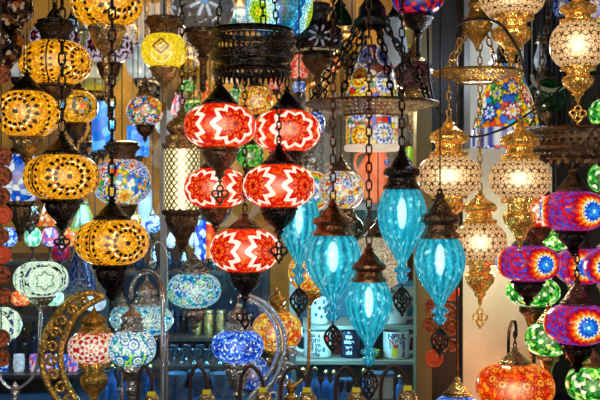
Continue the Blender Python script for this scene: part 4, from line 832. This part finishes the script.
# ------------------------------------------------------------------ brass gooseneck lamps along the bottom edge
GN = ['brown gooseneck lamp with a yellow tag, left of the window post', 'brown gooseneck lamp with a yellow tag, right of the window post', 'brown gooseneck lamp with a yellow tag inside the silver crescent', 'brown gooseneck lamp with a yellow tag beside the gold pedestal', 'brown gooseneck lamp with a yellow tag below the broadest teardrop', 'brown gooseneck lamp with a yellow tag below the colourful mug']
BROWN = plain('brown_gooseneck', lin((.20,.12,.08)), .35, 30, .3)
for (xs, xc, ytop, ytag), lb in zip(((138,152,366,395), (190,207,365,393), (240,263,366,391), (281,307,367,391), (336,356,367,391), (381,407,366,389)), GN):
    D = 2.34; s = D/1000
    root = thing('gooseneck_lamp', lb, 'lamp', (W(xs, 0, D).x, D, COUNTER), 'brass gooseneck lamps along the bottom'); z = lambda y: W(0, y, D).z-COUNTER; dx = (xc-xs)*s
    k = MB(); tube(k, smooth_path([(0, 0, 0), (0, 0, z(420)), (0, 0, z(388)), (dx*.12, 0, z(ytop+8)), (dx*.45, 0, z(ytop)), (dx*.82, 0, z(ytop+7)), (dx, 0, z(ytop+17)), (dx, 0, z(ytag-1))], 6), 2.0*s, 8); k.build('gooseneck', BROWN, root)
    k = MB(); lathe(k, [(a*s, z(ytag+b_)) for a, b_ in ((10.5,20),(11.5,17),(10,13),(9.5,8),(7,3),(4,-1),(3,-4),(.3,-5))], 32, 12, .03, c=(dx, 0, 0)); bc = k.build('brass_cap', BRASS, root, sharp=.9)
    k = MB(); box(k, (dx, -5*s, z(ytag-2)), (8*s, .002, 4.5*s)); k.build('price_tag', YELLOWTAG, bc, smooth=False)
    k = MB(); lathe(k, [(.044, 0), (.044, .008), (.02, .02), (.006, .035)], 24); k.build('foot', BROWN, root)
    t = np.linspace(-1.2, 1.2, 20); k = MB(); n = 60; pr = np.stack([15*s*np.cos(t)**.8, z(ytag+32)+13*s*np.sin(t)], 1); lathe(k, pr, n, c=(dx, 0, 0))
    A = np.repeat((np.arange(n)*2*PI/n-PI)[None], 20, 0); S_ = np.repeat(t[:, None], n, 1); k.build('glass_globe', glow(.4, .2), root, colors=pattern('teal', A, S_, 1.15, np.cos(S_)))

# ------------------------------------------------------------------ medallion strands
DISC = plain('copper_orange_disc', lin((.80,.36,.12)), .3, 110, .6, c2=lin((.12,.05,.03)), bump=.6, em=.05)  # orange lamplight on the discs put in as faint emission
DISCO = plain('orange_red_disc', lin((.85,.30,.10)), .4, 60, .4, bump=.4, em=.15)  # same painted glow, stronger
def strand(label, D, discs, x):
    yb = max(d[1]+d[2] for d in discs); root = thing('medallion_strand', label, 'ornament', W(x, yb, D)); o = np.array(root.location); s = D/1000
    k = MB(); tube(k, [(0, 0, 0), (0, 0, CEIL-o[2])], .0016, 5); k.build('cord', CORD, root)
    for (dx, dy, rr, hot) in discs:
        k = MB(); n = 24; p = W(dx, dy, D); c0 = (p.x-o[0], -.004, p.z-o[2])
        prof = [(.0, .004), (rr*.35*s, .005), (rr*.45*s, .003), (rr*.8*s, .003), (rr*.9*s, .0055), (rr*s, .004), (rr*s, -.001), (0, -.001)]
        a = np.arange(n)*2*PI/n; v = np.concatenate([np.stack([max(q0, 1e-5)*np.cos(a)+c0[0], np.full(n, c0[1]-q1), max(q0, 1e-5)*np.sin(a)+c0[2]], 1) for q0, q1 in prof])
        i = np.arange(len(prof)-1)[:, None]*n; j = np.arange(n)[None]; kk = (j+1) % n
        k.add(v, np.stack([i+j, i+kk, i+n+kk, i+n+j], -1).reshape(-1, 4)); k.build('medallion', DISCO if hot else DISC, root, sharp=.6)
strand('hanging strand of orange and dark medallions beside the olive post', 2.95, [(450,292,9,1),(432,307,8,0),(448,311,8,0),(431,325,9,0),(449,327,9,0),(440,341,8,0),(451,345,7,0),(434,358,9,1)], 441)
strand('strand of dark copper discs along the left edge', 2.3, [(3,75,9,0),(4,157,9,0),(3,176,10,0),(2,196,9,0),(4,215,9,1),(2,236,8,0),(3,255,9,1),(2,275,9,0),(4,296,8,0),(2,338,9,0),(3,358,8,0)], 1)

# ------------------------------------------------------------------ mugs
def textmesh(body, size, m, parent, cx, z, R, ang0=0., vert=False, name='lettering', bold=.0):
    cu = bpy.data.curves.new('t', 'FONT'); cu.body = body; cu.size = size; cu.align_x = 'CENTER'; cu.align_y = 'CENTER'; cu.offset = bold
    ob = bpy.data.objects.new('t', cu); COL.objects.link(ob); dg = bpy.context.evaluated_depsgraph_get()
    me = bpy.data.meshes.new_from_object(ob.evaluated_get(dg)); bpy.data.objects.remove(ob)
    for v in me.vertices:
        x, y = v.co.x, v.co.y
        if vert: x, y = -y, x
        a = ang0+x/R; v.co = (R*math.sin(a), -R*math.cos(a), z+y)
    me.materials.clear(); me.materials.append(m)
    o2 = bpy.data.objects.new(name, me); COL.objects.link(o2); o2.parent = parent; return o2
WHITEC = plain('white_glazed_mug', lin((.86,.87,.84)), .2, 12, .08)
REDC = plain('dark_red_glazed_mug', lin((.50,.10,.09)), .2, 12, .2)
NAVYC = plain('navy_glazed_mug', lin((.10,.13,.24)), .2, 12, .2)
INK = {c: plain('print_'+c, lin(v), .5, 30, .1) for c, v in dict(navy=(.10,.12,.32), red=(.85,.12,.12), green=(.1,.55,.3), blue=(.1,.35,.8), yellow=(.93,.80,.15), white=(.92,.92,.9), teal=(.08,.38,.40), black=(.05,.06,.09)).items()}
def mug(label, px, D, z, rpx, hpx, m, handle=1, rot=0., group='souvenir mugs on the pale shelves'):
    s = D/1000; R, H = rpx*s, hpx*s; root = thing('souvenir_mug', label, 'mug', (W(px, 0, D).x, D, z+.0006), group); root.rotation_euler.z = rot
    k = MB(); lathe(k, [(0, 0), (R*.9, 0), (R*.97, .003), (R, .008), (R, H-.003), (R*.98, H), (R*.93, H-.002), (R*.91, .012), (0, .01)], 48); k.build('mug_body', m, root, sharp=.9)
    k = MB(); P = [(R*.95, .78), (R*1.3, .84), (R*1.62, .68), (R*1.66, .45), (R*1.4, .24), (R*.95, .2)]
    tube(k, smooth_path([(handle*a, 0, b_*H) for a, b_ in P], 6), R*.14, 8); k.build('handle', m, root)
    return root, R*1.01, H
m1, R, H = mug('plain white mug with a big handle on the upper pale shelf', 394, 3.45, zS5, 13, 25, WHITEC)
textmesh('❀', .03, INK['teal'], m1, 0, H*.55, R, -.3)
m2, R, H = mug('white mug with colourful NBUL lettering and a red heart', 396, 3.41, zS6, 13, 26.5, WHITEC)
textmesh('NBUL', .026, INK['navy'], m2, 0, H*.84, R, -.02, bold=.0012)
for ch, c, a in (('N', 'red', -.45), ('B', 'green', -.05), ('U', 'blue', .35)): textmesh(ch, .022, INK[c], m2, 0, H*.65, R, a, bold=.001)
textmesh('I', .02, INK['navy'], m2, 0, H*.48, R, -.55, bold=.001)
def patch(parent, m, R, a0, a1, z0, z1, name='printed_patch', pts=None):
    k = MB(); n = 8; a = np.linspace(a0, a1, n); v = np.array([(R*math.sin(t), -R*math.cos(t), z) for z in (z0, z1) for t in a]); k.add(v, [(i, i+1, n+i+1, n+i) for i in range(n-1)]); return k.build(name, m, parent)
patch(m2, INK['yellow'], R, -.42, .05, H*.08, H*.44)
k = MB(); t = np.arange(16)*2*PI/16; hx = .0006*16*np.sin(t)**3; hy = .0006*(13*np.cos(t)-5*np.cos(2*t)-2*np.cos(3*t)-np.cos(4*t))
v = [(R*1.005*math.sin(x/R-.12), -R*1.005*math.cos(x/R-.12), H*.49+y) for x, y in zip(hx, hy)]; c0 = (R*1.005*math.sin(-.12), -R*1.005*math.cos(-.12), H*.49)
k.add([c0]+v, [(0, 1+i, 1+(i+1) % 16, 1+(i+1) % 16) for i in range(16)]) if False else k.add([c0]+v, [(0, 1+2*i, 1+(2*i+1) % 16, 1+(2*i+2) % 16) for i in range(8)]); k.build('heart_print', INK['red'], m2)
textmesh('Istanbul', .017, INK['navy'], m2, 0, H*.38, R, .5, vert=True, bold=.0008)
m3, R, H = mug('dark red mug with white KEY lettering, half behind the NBUL mug', 401, 3.53, zS6, 13, 26, REDC, 1)
textmesh('KEY', .034, INK['white'], m3, 0, H*.5, R, .12, bold=.0012)
m4, R, H = mug('white mug printed with rows of dark handwriting and a red square', 318, 3.43, zS6, 14, 26.5, WHITEC, -1)
for i, tx in enumerate(('as a', 'oni', 'it ya', 'if yu', 'mis')): textmesh(tx, .022 if i != 1 else .028, INK['black'], m4, 0, H*(.88-.18*i), R, -.2, bold=.0006)
patch(m4, INK['red'], R, .45, .8, H*.62, H*.82); patch(m4, INK['teal'], R, .3, .5, H*.25, H*.42)
m5, R, H = mug('dark red mug behind a black drop ornament', 337, 3.52, zS6, 11, 26, REDC)
m6, R, H = mug('navy mug with pale lettering beside the lowest teardrop', 351, 3.42, zS6, 10.5, 26.5, NAVYC)
for i, tx in enumerate(('ma', 'abbe', 'we', 'abi')): textmesh(tx, .019, INK['white'], m6, 0, H*(.82-.2*i), R, -.25, bold=.0006)
m7, R, H = mug('white mug with dark and blue dots on the upper pale shelf at left', 319, 3.45, zS5, 9, 26, WHITEC, 1)
for a, hh, c in ((-.6, .75, 'black'), (-.1, .55, 'black'), (.4, .78, 'blue'), (-.5, .3, 'blue'), (.1, .22, 'black'), (.6, .42, 'navy')): patch(m7, INK[c], R, a, a+.3, H*hh, H*(hh+.14))

# ------------------------------------------------------------------ small goods on the shelves
LIME = plain('lime_glazed', lin((.45,.72,.12)), .3, 25, .5, em=.1)
def goods(name, label, cat, px, D, z, prof, m, group=None, n=24, extra=None, lob=0):
    s = D/1000; root = thing(name, label, cat, (W(px, 0, D).x, D, z+.0006), group)
    k = MB(); lathe(k, [(a*s, b_*s) for a, b_ in prof], n, lob, .06 if lob else 0); k.build('body', m, root, sharp=.9)
    if extra:
        nm, pr, mm = extra; k = MB(); lathe(k, [(a*s, b_*s) for a, b_ in pr], n); k.build(nm, mm, root, sharp=.9)
    return root
BOWL = [(0,0),(4,0),(4,1.5),(8,5),(10,10),(10.5,13),(9.8,13),(8,7),(0,3)]
goods('green_bowl', 'lime green ruffled bowl beside the cream globe on the short shelf', 'bowl', 383, 3.42, zS7, BOWL, LIME, lob=7)
goods('green_bowl', 'lime green ruffled bowl left of the lowest teardrop knob', 'bowl', 372, 3.38, zS6, [(a*.8, b_*.7) for a, b_ in BOWL], LIME, lob=7)
TINM = metal('gold_tin', (.75,.48,.16), .3, 60, .15)
for x, lb in ((197, 'gold tin at the left of the three on the dark shelf'), (209, 'gold tin in the middle of the three on the dark shelf'), (221, 'gold tin at the right of the three on the dark shelf')):
    goods('gold_tin', lb, 'tin', x, 3.72, zS3, [(0,0),(5,0),(5,20),(4.6,20.5),(0,20.5)], TINM, 'gold tins on the dark shelf', extra=('lid', [(0,20.5),(5.2,20.5),(5.2,23.5),(4.5,24.5),(0,24.5)], BRASS))
BOTP = [(0,0),(4.2,0),(4.6,1),(4.6,15),(3.6,19),(1.6,22),(1.5,28),(2,28.5),(2,30),(0,30)]
BOTM = plain('dark_blue_bottle_glass', lin((.07,.13,.24)), .08, 20, .4)
BOTM2 = plain('dark_brown_bottle_glass', lin((.16,.09,.07)), .08, 20, .4)
for i, x in enumerate((124, 136, 172, 184, 231, 241, 251)):
    goods('glass_bottle', 'dark %s glass bottle on the shelf with the gold tins' % ('blue', 'brown')[i % 2], 'bottle', x, 3.80+.03*(i % 2), zS3, [(a, b_*(.8+.25*((i*37) % 5)/5)) for a, b_ in BOTP], (BOTM, BOTM2)[i % 2], 'dark bottles on the shelf with the gold tins', extra=('stopper', [(0, 29*(.8+.25*((i*37) % 5)/5)), (2, 29*(.8+.25*((i*37) % 5)/5)), (1.6, 34*(.8+.25*((i*37) % 5)/5)), (0, 35*(.8+.25*((i*37) % 5)/5))], BRASS))
CUPP = [(0,0),(2.5,0),(2.6,1),(1.2,2.5),(1.2,4),(4,7),(4.8,12),(4.9,15),(4.5,15),(3.6,8),(0,5.5)]
SBLUE = metal('silver_blue_cup', (.40,.62,.80), .18, 80, .3)
for row, D in enumerate((3.46, 3.55)):
    for i in range(7):
        goods('footed_cup', 'silver blue footed cup in the %s row on the lowest dark shelf' % ('front', 'rear')[row], 'cup', 168+i*13+row*6, D, zS3b, CUPP, SBLUE, '%s row of footed cups on the lowest shelf' % ('front', 'rear')[row])
for i in range(9):
    goods('small_vase', 'small dark blue vase on the narrow shelf behind the window post', 'vase', 124+i*15, 3.86, zS2, [(0,0),(3,0),(5,5),(5.4,10),(3,16),(2,20),(3,24),(2.4,24),(0,21)], BOTM if i % 2 else SBLUE, 'small vases on the narrow shelf')
PLATEB = plain('pale_blue_glazed', lin((.40,.54,.66)), .2, 60, .6)
for x, D, lb in ((176, 3.3, 'pale blue bowl behind the second gooseneck'), (199, 3.34, 'pale blue bowl in the middle of three on the display base'), (221, 3.3, 'pale blue bowl left of the silver foot')):
    goods('glazed_bowl', lb, 'bowl', x, D, COUNTER, [(0,0),(4,0),(4,3),(8,9),(10.4,18),(10.9,24),(10.2,24),(8.6,15),(0,6)], PLATEB, 'pale blue bowls on the display base')
goods('cake_stand', 'pale blue footed cake stand on the teal display base', 'stand', 345, 3.34, COUNTER, [(0,0),(5,0),(5,1),(1.6,3),(1.5,12),(9.5,14),(10.5,16.5),(9.8,16.5),(0,15)], PLATEB)
BLUEG = plain('bright_blue_glass', lin((.08,.40,.68)), .08, 15, .4, em=.12)
for i, (x, D, h) in enumerate(((303, 3.28, .9), (315, 3.24, 1.0), (326, 3.29, .8), (334, 3.23, .9), (364, 3.26, .9), (290, 3.27, .9), (272, 3.25, 1.0), (150, 3.27, 1.0), (128, 3.24, .9), (112, 3.28, 1.0), (104, 3.23, .8), (400, 3.27, .7))):
    if x > 415: continue
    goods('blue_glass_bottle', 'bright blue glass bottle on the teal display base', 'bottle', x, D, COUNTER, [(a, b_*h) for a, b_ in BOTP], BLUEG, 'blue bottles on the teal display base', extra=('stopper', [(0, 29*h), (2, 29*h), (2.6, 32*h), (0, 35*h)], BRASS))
k = MB(); a = W(381, 0, 3.3); k2 = MB(); box(k, (0, 0, .035), (.075, .06, .07)); box(k2, (0, 0, .075), (.08, .065, .012)); rr = thing('gift_box', 'white lidded box at the bottom under the lowest teardrop ornament', 'box', (a.x, 3.3, COUNTER+.0006)); k.build('box_body', WHITEC, rr, smooth=False); k2.build('lid', PLATEB, rr, smooth=False)
for i, x in enumerate((92, 100, 109, 118, 127, 137, 147)):
    goods('footed_cup', 'silver blue footed cup standing on the teal display base at left', 'cup', x, 3.36+.05*(i % 2), COUNTER, [(a*1.3, b_*1.5) for a, b_ in CUPP], SBLUE, 'footed cups on the display base at left')
for i, x in enumerate((244, 253, 263, 273)):
    goods('footed_cup', 'silver blue footed cup standing on the teal display base behind the blue lamp', 'cup', x, 3.32+.05*(i % 2), COUNTER, [(a*1.3, b_*1.5) for a, b_ in CUPP], SBLUE, 'footed cups on the display base behind the blue lamp')
for i, (x, h) in enumerate(((14, 1.1), (24, .9), (34, 1.25), (46, .95), (57, 1.15))):
    goods('glass_bottle', 'dark long necked bottle standing behind the row of coloured cups', 'bottle', x, 3.72, zC, [(a, b_*h) for a, b_ in BOTP], (BOTM, BOTM2)[i % 2], 'dark bottles behind the coloured cups', extra=('stopper', [(0, 29*h), (2, 29*h), (1.6, 33*h), (0, 34*h)], BRASS))
for i, x in enumerate((176, 187, 198, 210, 222, 234, 246)):
    goods('glass_bottle', 'short dark bottle standing at the rear of the lowest dark shelf', 'bottle', x, 3.78, zS3b, [(a*.95, b_*.42) for a, b_ in BOTP], (BOTM2, BOTM)[i % 2], 'short bottles at the rear of the lowest shelf', extra=('stopper', [(0, 12.4), (1.8, 12.4), (1.4, 13.6), (0, 14)], BRASS))
# terracotta vase with a blue bead, and fruit-like ornaments, on a wall cabinet in the middle
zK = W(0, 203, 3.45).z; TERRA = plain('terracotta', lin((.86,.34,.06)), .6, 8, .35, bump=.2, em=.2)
kk, k3 = MB(), MB(); x0, x1 = W(296, 0, 3.45).x, W(418, 0, 3.45).x; box(kk, ((x0+x1)/2, 3.6, zK-.012), (x1-x0, .32, .024)); box(k3, ((x0+x1)/2, 3.77, (zK+W(0, 120, 3.77).z)/2-.1), (x1-x0, .02, W(0, 120, 3.77).z-zK+.25))
kl = MB(); [box(kl, (xx, 3.74, (COUNTER+zK)/2), (.03, .03, zK-COUNTER-.02)) for xx in (x0+.02, x1-.02)]
furn('display_shelf', 'brown wooden shelf carrying the terracotta vase', 'shelf', [('shelf_board', kk, WOODD), ('back_panel', k3, plain('brown_panel', lin((.36,.26,.14)), .6, 6, .5, stretch=(1, 1, .2))), ('upright', kl, WOODD)])
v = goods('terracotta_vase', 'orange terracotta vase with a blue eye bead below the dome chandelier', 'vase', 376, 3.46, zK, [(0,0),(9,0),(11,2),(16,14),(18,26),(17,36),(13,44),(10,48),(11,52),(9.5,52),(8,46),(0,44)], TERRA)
s = 3.46/1000; k = MB(); ball(k, (10*s, -15*s, 40*s), 3.4*s, 12); k.build('eye_bead', plain('cobalt_bead', lin((.05,.2,.6)), .15, 10, .2), v)
k = MB(); tube(k, smooth_path([(-17*s, 0, 30*s), (-21*s, 0, 38*s), (-19*s, 0, 48*s), (-10*s, 0, 51*s)], 5), 1.3*s, 7); k.build('handle', TERRA, v)
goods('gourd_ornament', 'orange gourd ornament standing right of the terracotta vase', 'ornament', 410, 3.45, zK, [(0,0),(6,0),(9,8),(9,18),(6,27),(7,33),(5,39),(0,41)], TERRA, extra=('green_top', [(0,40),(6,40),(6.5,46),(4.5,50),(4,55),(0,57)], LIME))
goods('gourd_ornament', 'brown gourd ornament standing left of the terracotta vase', 'ornament', 330, 3.5, zK, [(0,0),(7,0),(10,8),(10,18),(6,27),(7,33),(5,39),(0,41)], plain('brown_gourd', lin((.45,.26,.12)), .4, 10, .4))

# ------------------------------------------------------------------ top-right dark corner, posts and beams
lamp('oil_lantern', 'small smoky glass lantern in the dark gap between two gold lamps', 540, 56, 6, 12, 2.95, 'palewhite', ('bell','A',14,1.6), ('cup','A',5,1.6), 'cord', shape=[(.7,-1),(1,-.5),(.9,0),(.5,.6),(.4,1)], g=.12, hot=.2, gloss=.05)
lamp('jade_glass_globe', 'very dark green glass globe below the smoky lantern', 547, 96, 20, 17, 3.04, 'jade', ('bell','D',14), ('cup','D',14), 'cord', g=.5, hot=0, white=0)
k = MB(); PB = smooth_path([tuple(W(x, y, 2.9)) for x, y in ((532, 76), (535, 84), (545, 89), (556, 90), (567, 85))], 5)
for p in PB: ball(k, p, .0065, 8)
tube(k, PB, .001, 5); tube(k, [PB[0], (PB[0][0], PB[0][1], CEIL)], .001, 5); tube(k, [PB[-1], (PB[-1][0], PB[-1][1], CEIL)], .001, 5)
tag(k.build('pearl_string', plain('pearl', lin((.75,.80,.72)), .3, 20, .1)), 'string of pale beads looped across the dark green globe', 'beads')
lamp('glass_pendant_lamp', 'dark blue glass lamp at the top edge between two gold lamps', 562, 6, 9, 12, 2.86, 'navy', ('bell','D',12), ('cup','D',10), 'cord', g=.8, hot=.2)
lamp('mosaic_pendant_lamp', 'orange and green lamp just visible in the top right corner', 601, 10, 14, 14, 3.04, 'multi', ('bell','A',12), ('cup','A',12), 'cord', g=.6, hot=.2, seed=11)
def beamx(name, px0, px1, py0, py1, D, m):
    a, b_ = W(px0, py1, D), W(px1, py0, D); k = MB(); box(k, ((a.x+b_.x)/2, D, (a.z+b_.z)/2), (b_.x-a.x, .05, b_.z-a.z)); return struct(name, k, m)
OCH = plain('ochre_board', lin((.66,.47,.16)), .6, 5, .45, stretch=(1, 1, .3))
for i, (a, b_) in enumerate(((292, 306), (346, 356), (398, 412))):
    k = MB(); p = W(a, 0, 4.3); q = W(b_, 0, 4.3); box(k, ((p.x+q.x)/2, 4.3, CEIL/2), (q.x-p.x, .05, CEIL)); struct('trim_%d' % (i+4), k, WOODD)
k = MB(); p, q = W(240, 84, 4.34), W(430, 84, 4.34); box(k, ((p.x+q.x)/2, 4.34, p.z), (q.x-p.x, .05, .09)); struct('trim_7', k, OCH)
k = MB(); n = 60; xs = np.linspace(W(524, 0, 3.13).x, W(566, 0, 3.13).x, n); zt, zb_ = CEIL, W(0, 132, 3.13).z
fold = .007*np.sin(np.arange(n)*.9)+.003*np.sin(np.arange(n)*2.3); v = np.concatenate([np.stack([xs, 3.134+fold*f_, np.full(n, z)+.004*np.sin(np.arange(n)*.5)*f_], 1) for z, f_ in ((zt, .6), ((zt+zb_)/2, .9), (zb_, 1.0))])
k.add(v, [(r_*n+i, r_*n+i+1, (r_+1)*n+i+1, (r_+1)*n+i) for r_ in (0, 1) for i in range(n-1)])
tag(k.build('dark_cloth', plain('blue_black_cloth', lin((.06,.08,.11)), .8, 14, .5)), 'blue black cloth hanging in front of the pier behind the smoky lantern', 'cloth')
# dim lamps hanging far inside the shop
FAR = [('far amber globe deep in the shop left of the yellow lamp', 128, 34, 'amber'), ('far dark globe deep in the shop above the flowered yellow lamp', 152, 90, 'darkcopper'), ('far amber globe deep in the shop between the frosted globe and the drum', 190, 66, 'amber'),
       ('far gold globe deep in the shop above the pierced ring at left', 318, 92, 'amber'), ('far red globe deep in the shop below the black star globe', 343, 118, 'redblue'), ('far yellow globe deep in the shop left of the dome chandelier', 345, 44, 'amber'),
       ('far olive globe deep in the shop under the red and blue globe', 404, 38, 'olive'), ('far amber globe deep in the shop beside the olive post', 412, 122, 'amber'), ('far amber globe deep in the shop under the olive bowl lamp', 96, 112, 'amber'),
       ('far dark globe deep in the shop left of the multicoloured globe', 92, 150, 'darkcopper'), ('far green globe deep in the shop above the lattice lantern', 196, 110, 'green'), ('far teal globe deep in the shop behind the drum', 240, 20, 'teal')]
for i, (lb, x, y, pt) in enumerate(FAR): bglamp(lb, x, y, 13, 11, pt, 4.05+.08*(i % 3), .30, seed=20+i, bot=('cup','D',18), top=('bell','D',16))

# ------------------------------------------------------------------ light, camera, look
def area(name, loc, aim, size, e, c, sy=None):
    l = bpy.data.lights.new(name, 'AREA'); l.energy = e; l.color = c; l.size = size
    if sy: l.shape = 'RECTANGLE'; l.size_y = sy
    o = bpy.data.objects.new(name, l); COL.objects.link(o); o.location = loc
    o.rotation_euler = (Vector(aim)-Vector(loc)).to_track_quat('-Z', 'Y').to_euler(); return o
def point(name, loc, e, c, r=.05):
    l = bpy.data.lights.new(name, 'POINT'); l.energy = e; l.color = c; l.shadow_soft_size = r
    o = bpy.data.objects.new(name, l); COL.objects.link(o); o.location = loc; return o
area('front_key', (-.8, .2, 2.9), (0, 2.6, 1.7), 1.0, 14, (1, .94, .85))  # unseen front key added for highlights on the metal
area('front_warm_fill', (1.2, .6, 3.1), (.4, 2.7, 1.8), .7, 14, (1, .85, .62))  # second added front fill, warm; no awning lamp stands there
for x, y, z, e in ((-1.3, .9, 2.3, 6), (-.45, .7, 2.7, 5), (.5, .8, 2.6, 6), (1.25, 1.0, 2.2, 6), (-.614, .5, 1.18, 4), (1.1, .9, 1.2, 4)): point('glint_point', (x, y, z), e, (1, .9, .74), .035)  # unseen points added to put glints on glass and metal
area('shop_ceiling_light', (-.3, 4.2, 2.78), (-.3, 4.6, 1.6), 1.6, 34, (1, .74, .38), .5)
area('shelf_light', (-.45, 3.3, 1.74), (-.45, 3.9, 1.05), 1.2, 13, (.20, .62, 1), .1)
point('display_light', (.10, 3.27, 1.28), 2.2, (.22, .75, 1), .02); point('display_light', (-.75, 3.27, 1.30), 2.2, (.15, .55, 1), .02); point('display_light', (-.35, 3.27, 1.30), 2.0, (.15, .60, 1), .02)
point('mug_fill', (.20, 3.22, 1.66), 1.5, (.95, .97, .85)); point('warm_fill', (.25, 3.28, 1.98), 3.2, (1, .78, .42)); point('warm_fill', (-.55, 3.3, 2.0), 3.0, (1, .78, .40))  # unseen fills added to brighten the mugs, the vase and the left side
area('metal_reflect_fill', (0, -1.2, 2.0), (0, 2.6, 1.7), 2.6, 12, (1, .90, .78), 1.0); point('orange_glow', W(500, 385, 2.95), 1.3, (1, .35, .10)); point('pier_glow', W(500, 260, 2.92), 2.6, (1, .90, .62)); point('pier_cool', W(482, 60, 2.9), 2.0, (.65, .8, 1))  # added front glow for metals to reflect, plus added point fills on the pier
w = bpy.data.worlds.new('world'); SC.world = w; w.use_nodes = True
bg = w.node_tree.nodes['Background']; bg.inputs[0].default_value = (.55, .6, .75, 1); bg.inputs[1].default_value = .14
cam = bpy.data.cameras.new('camera'); co = bpy.data.objects.new('camera', cam); COL.objects.link(co)
co.location = (0, 0, ZC); co.rotation_euler = (PI/2, 0, 0); cam.lens = 60; cam.sensor_width = 36; cam.clip_start = .05
cam.dof.use_dof = True; cam.dof.focus_distance = 2.5; cam.dof.aperture_fstop = 11
SC.camera = co
SC.view_settings.view_transform = 'Standard'; SC.view_settings.look = 'None'; SC.view_settings.exposure = .18; SC.view_settings.gamma = 1
cy = SC.cycles
cy.max_bounces = 6; cy.diffuse_bounces = 2; cy.glossy_bounces = 3; cy.transparent_max_bounces = 10; cy.caustics_reflective = False; cy.caustics_refractive = False; cy.sample_clamp_indirect = 3; cy.use_denoising = True
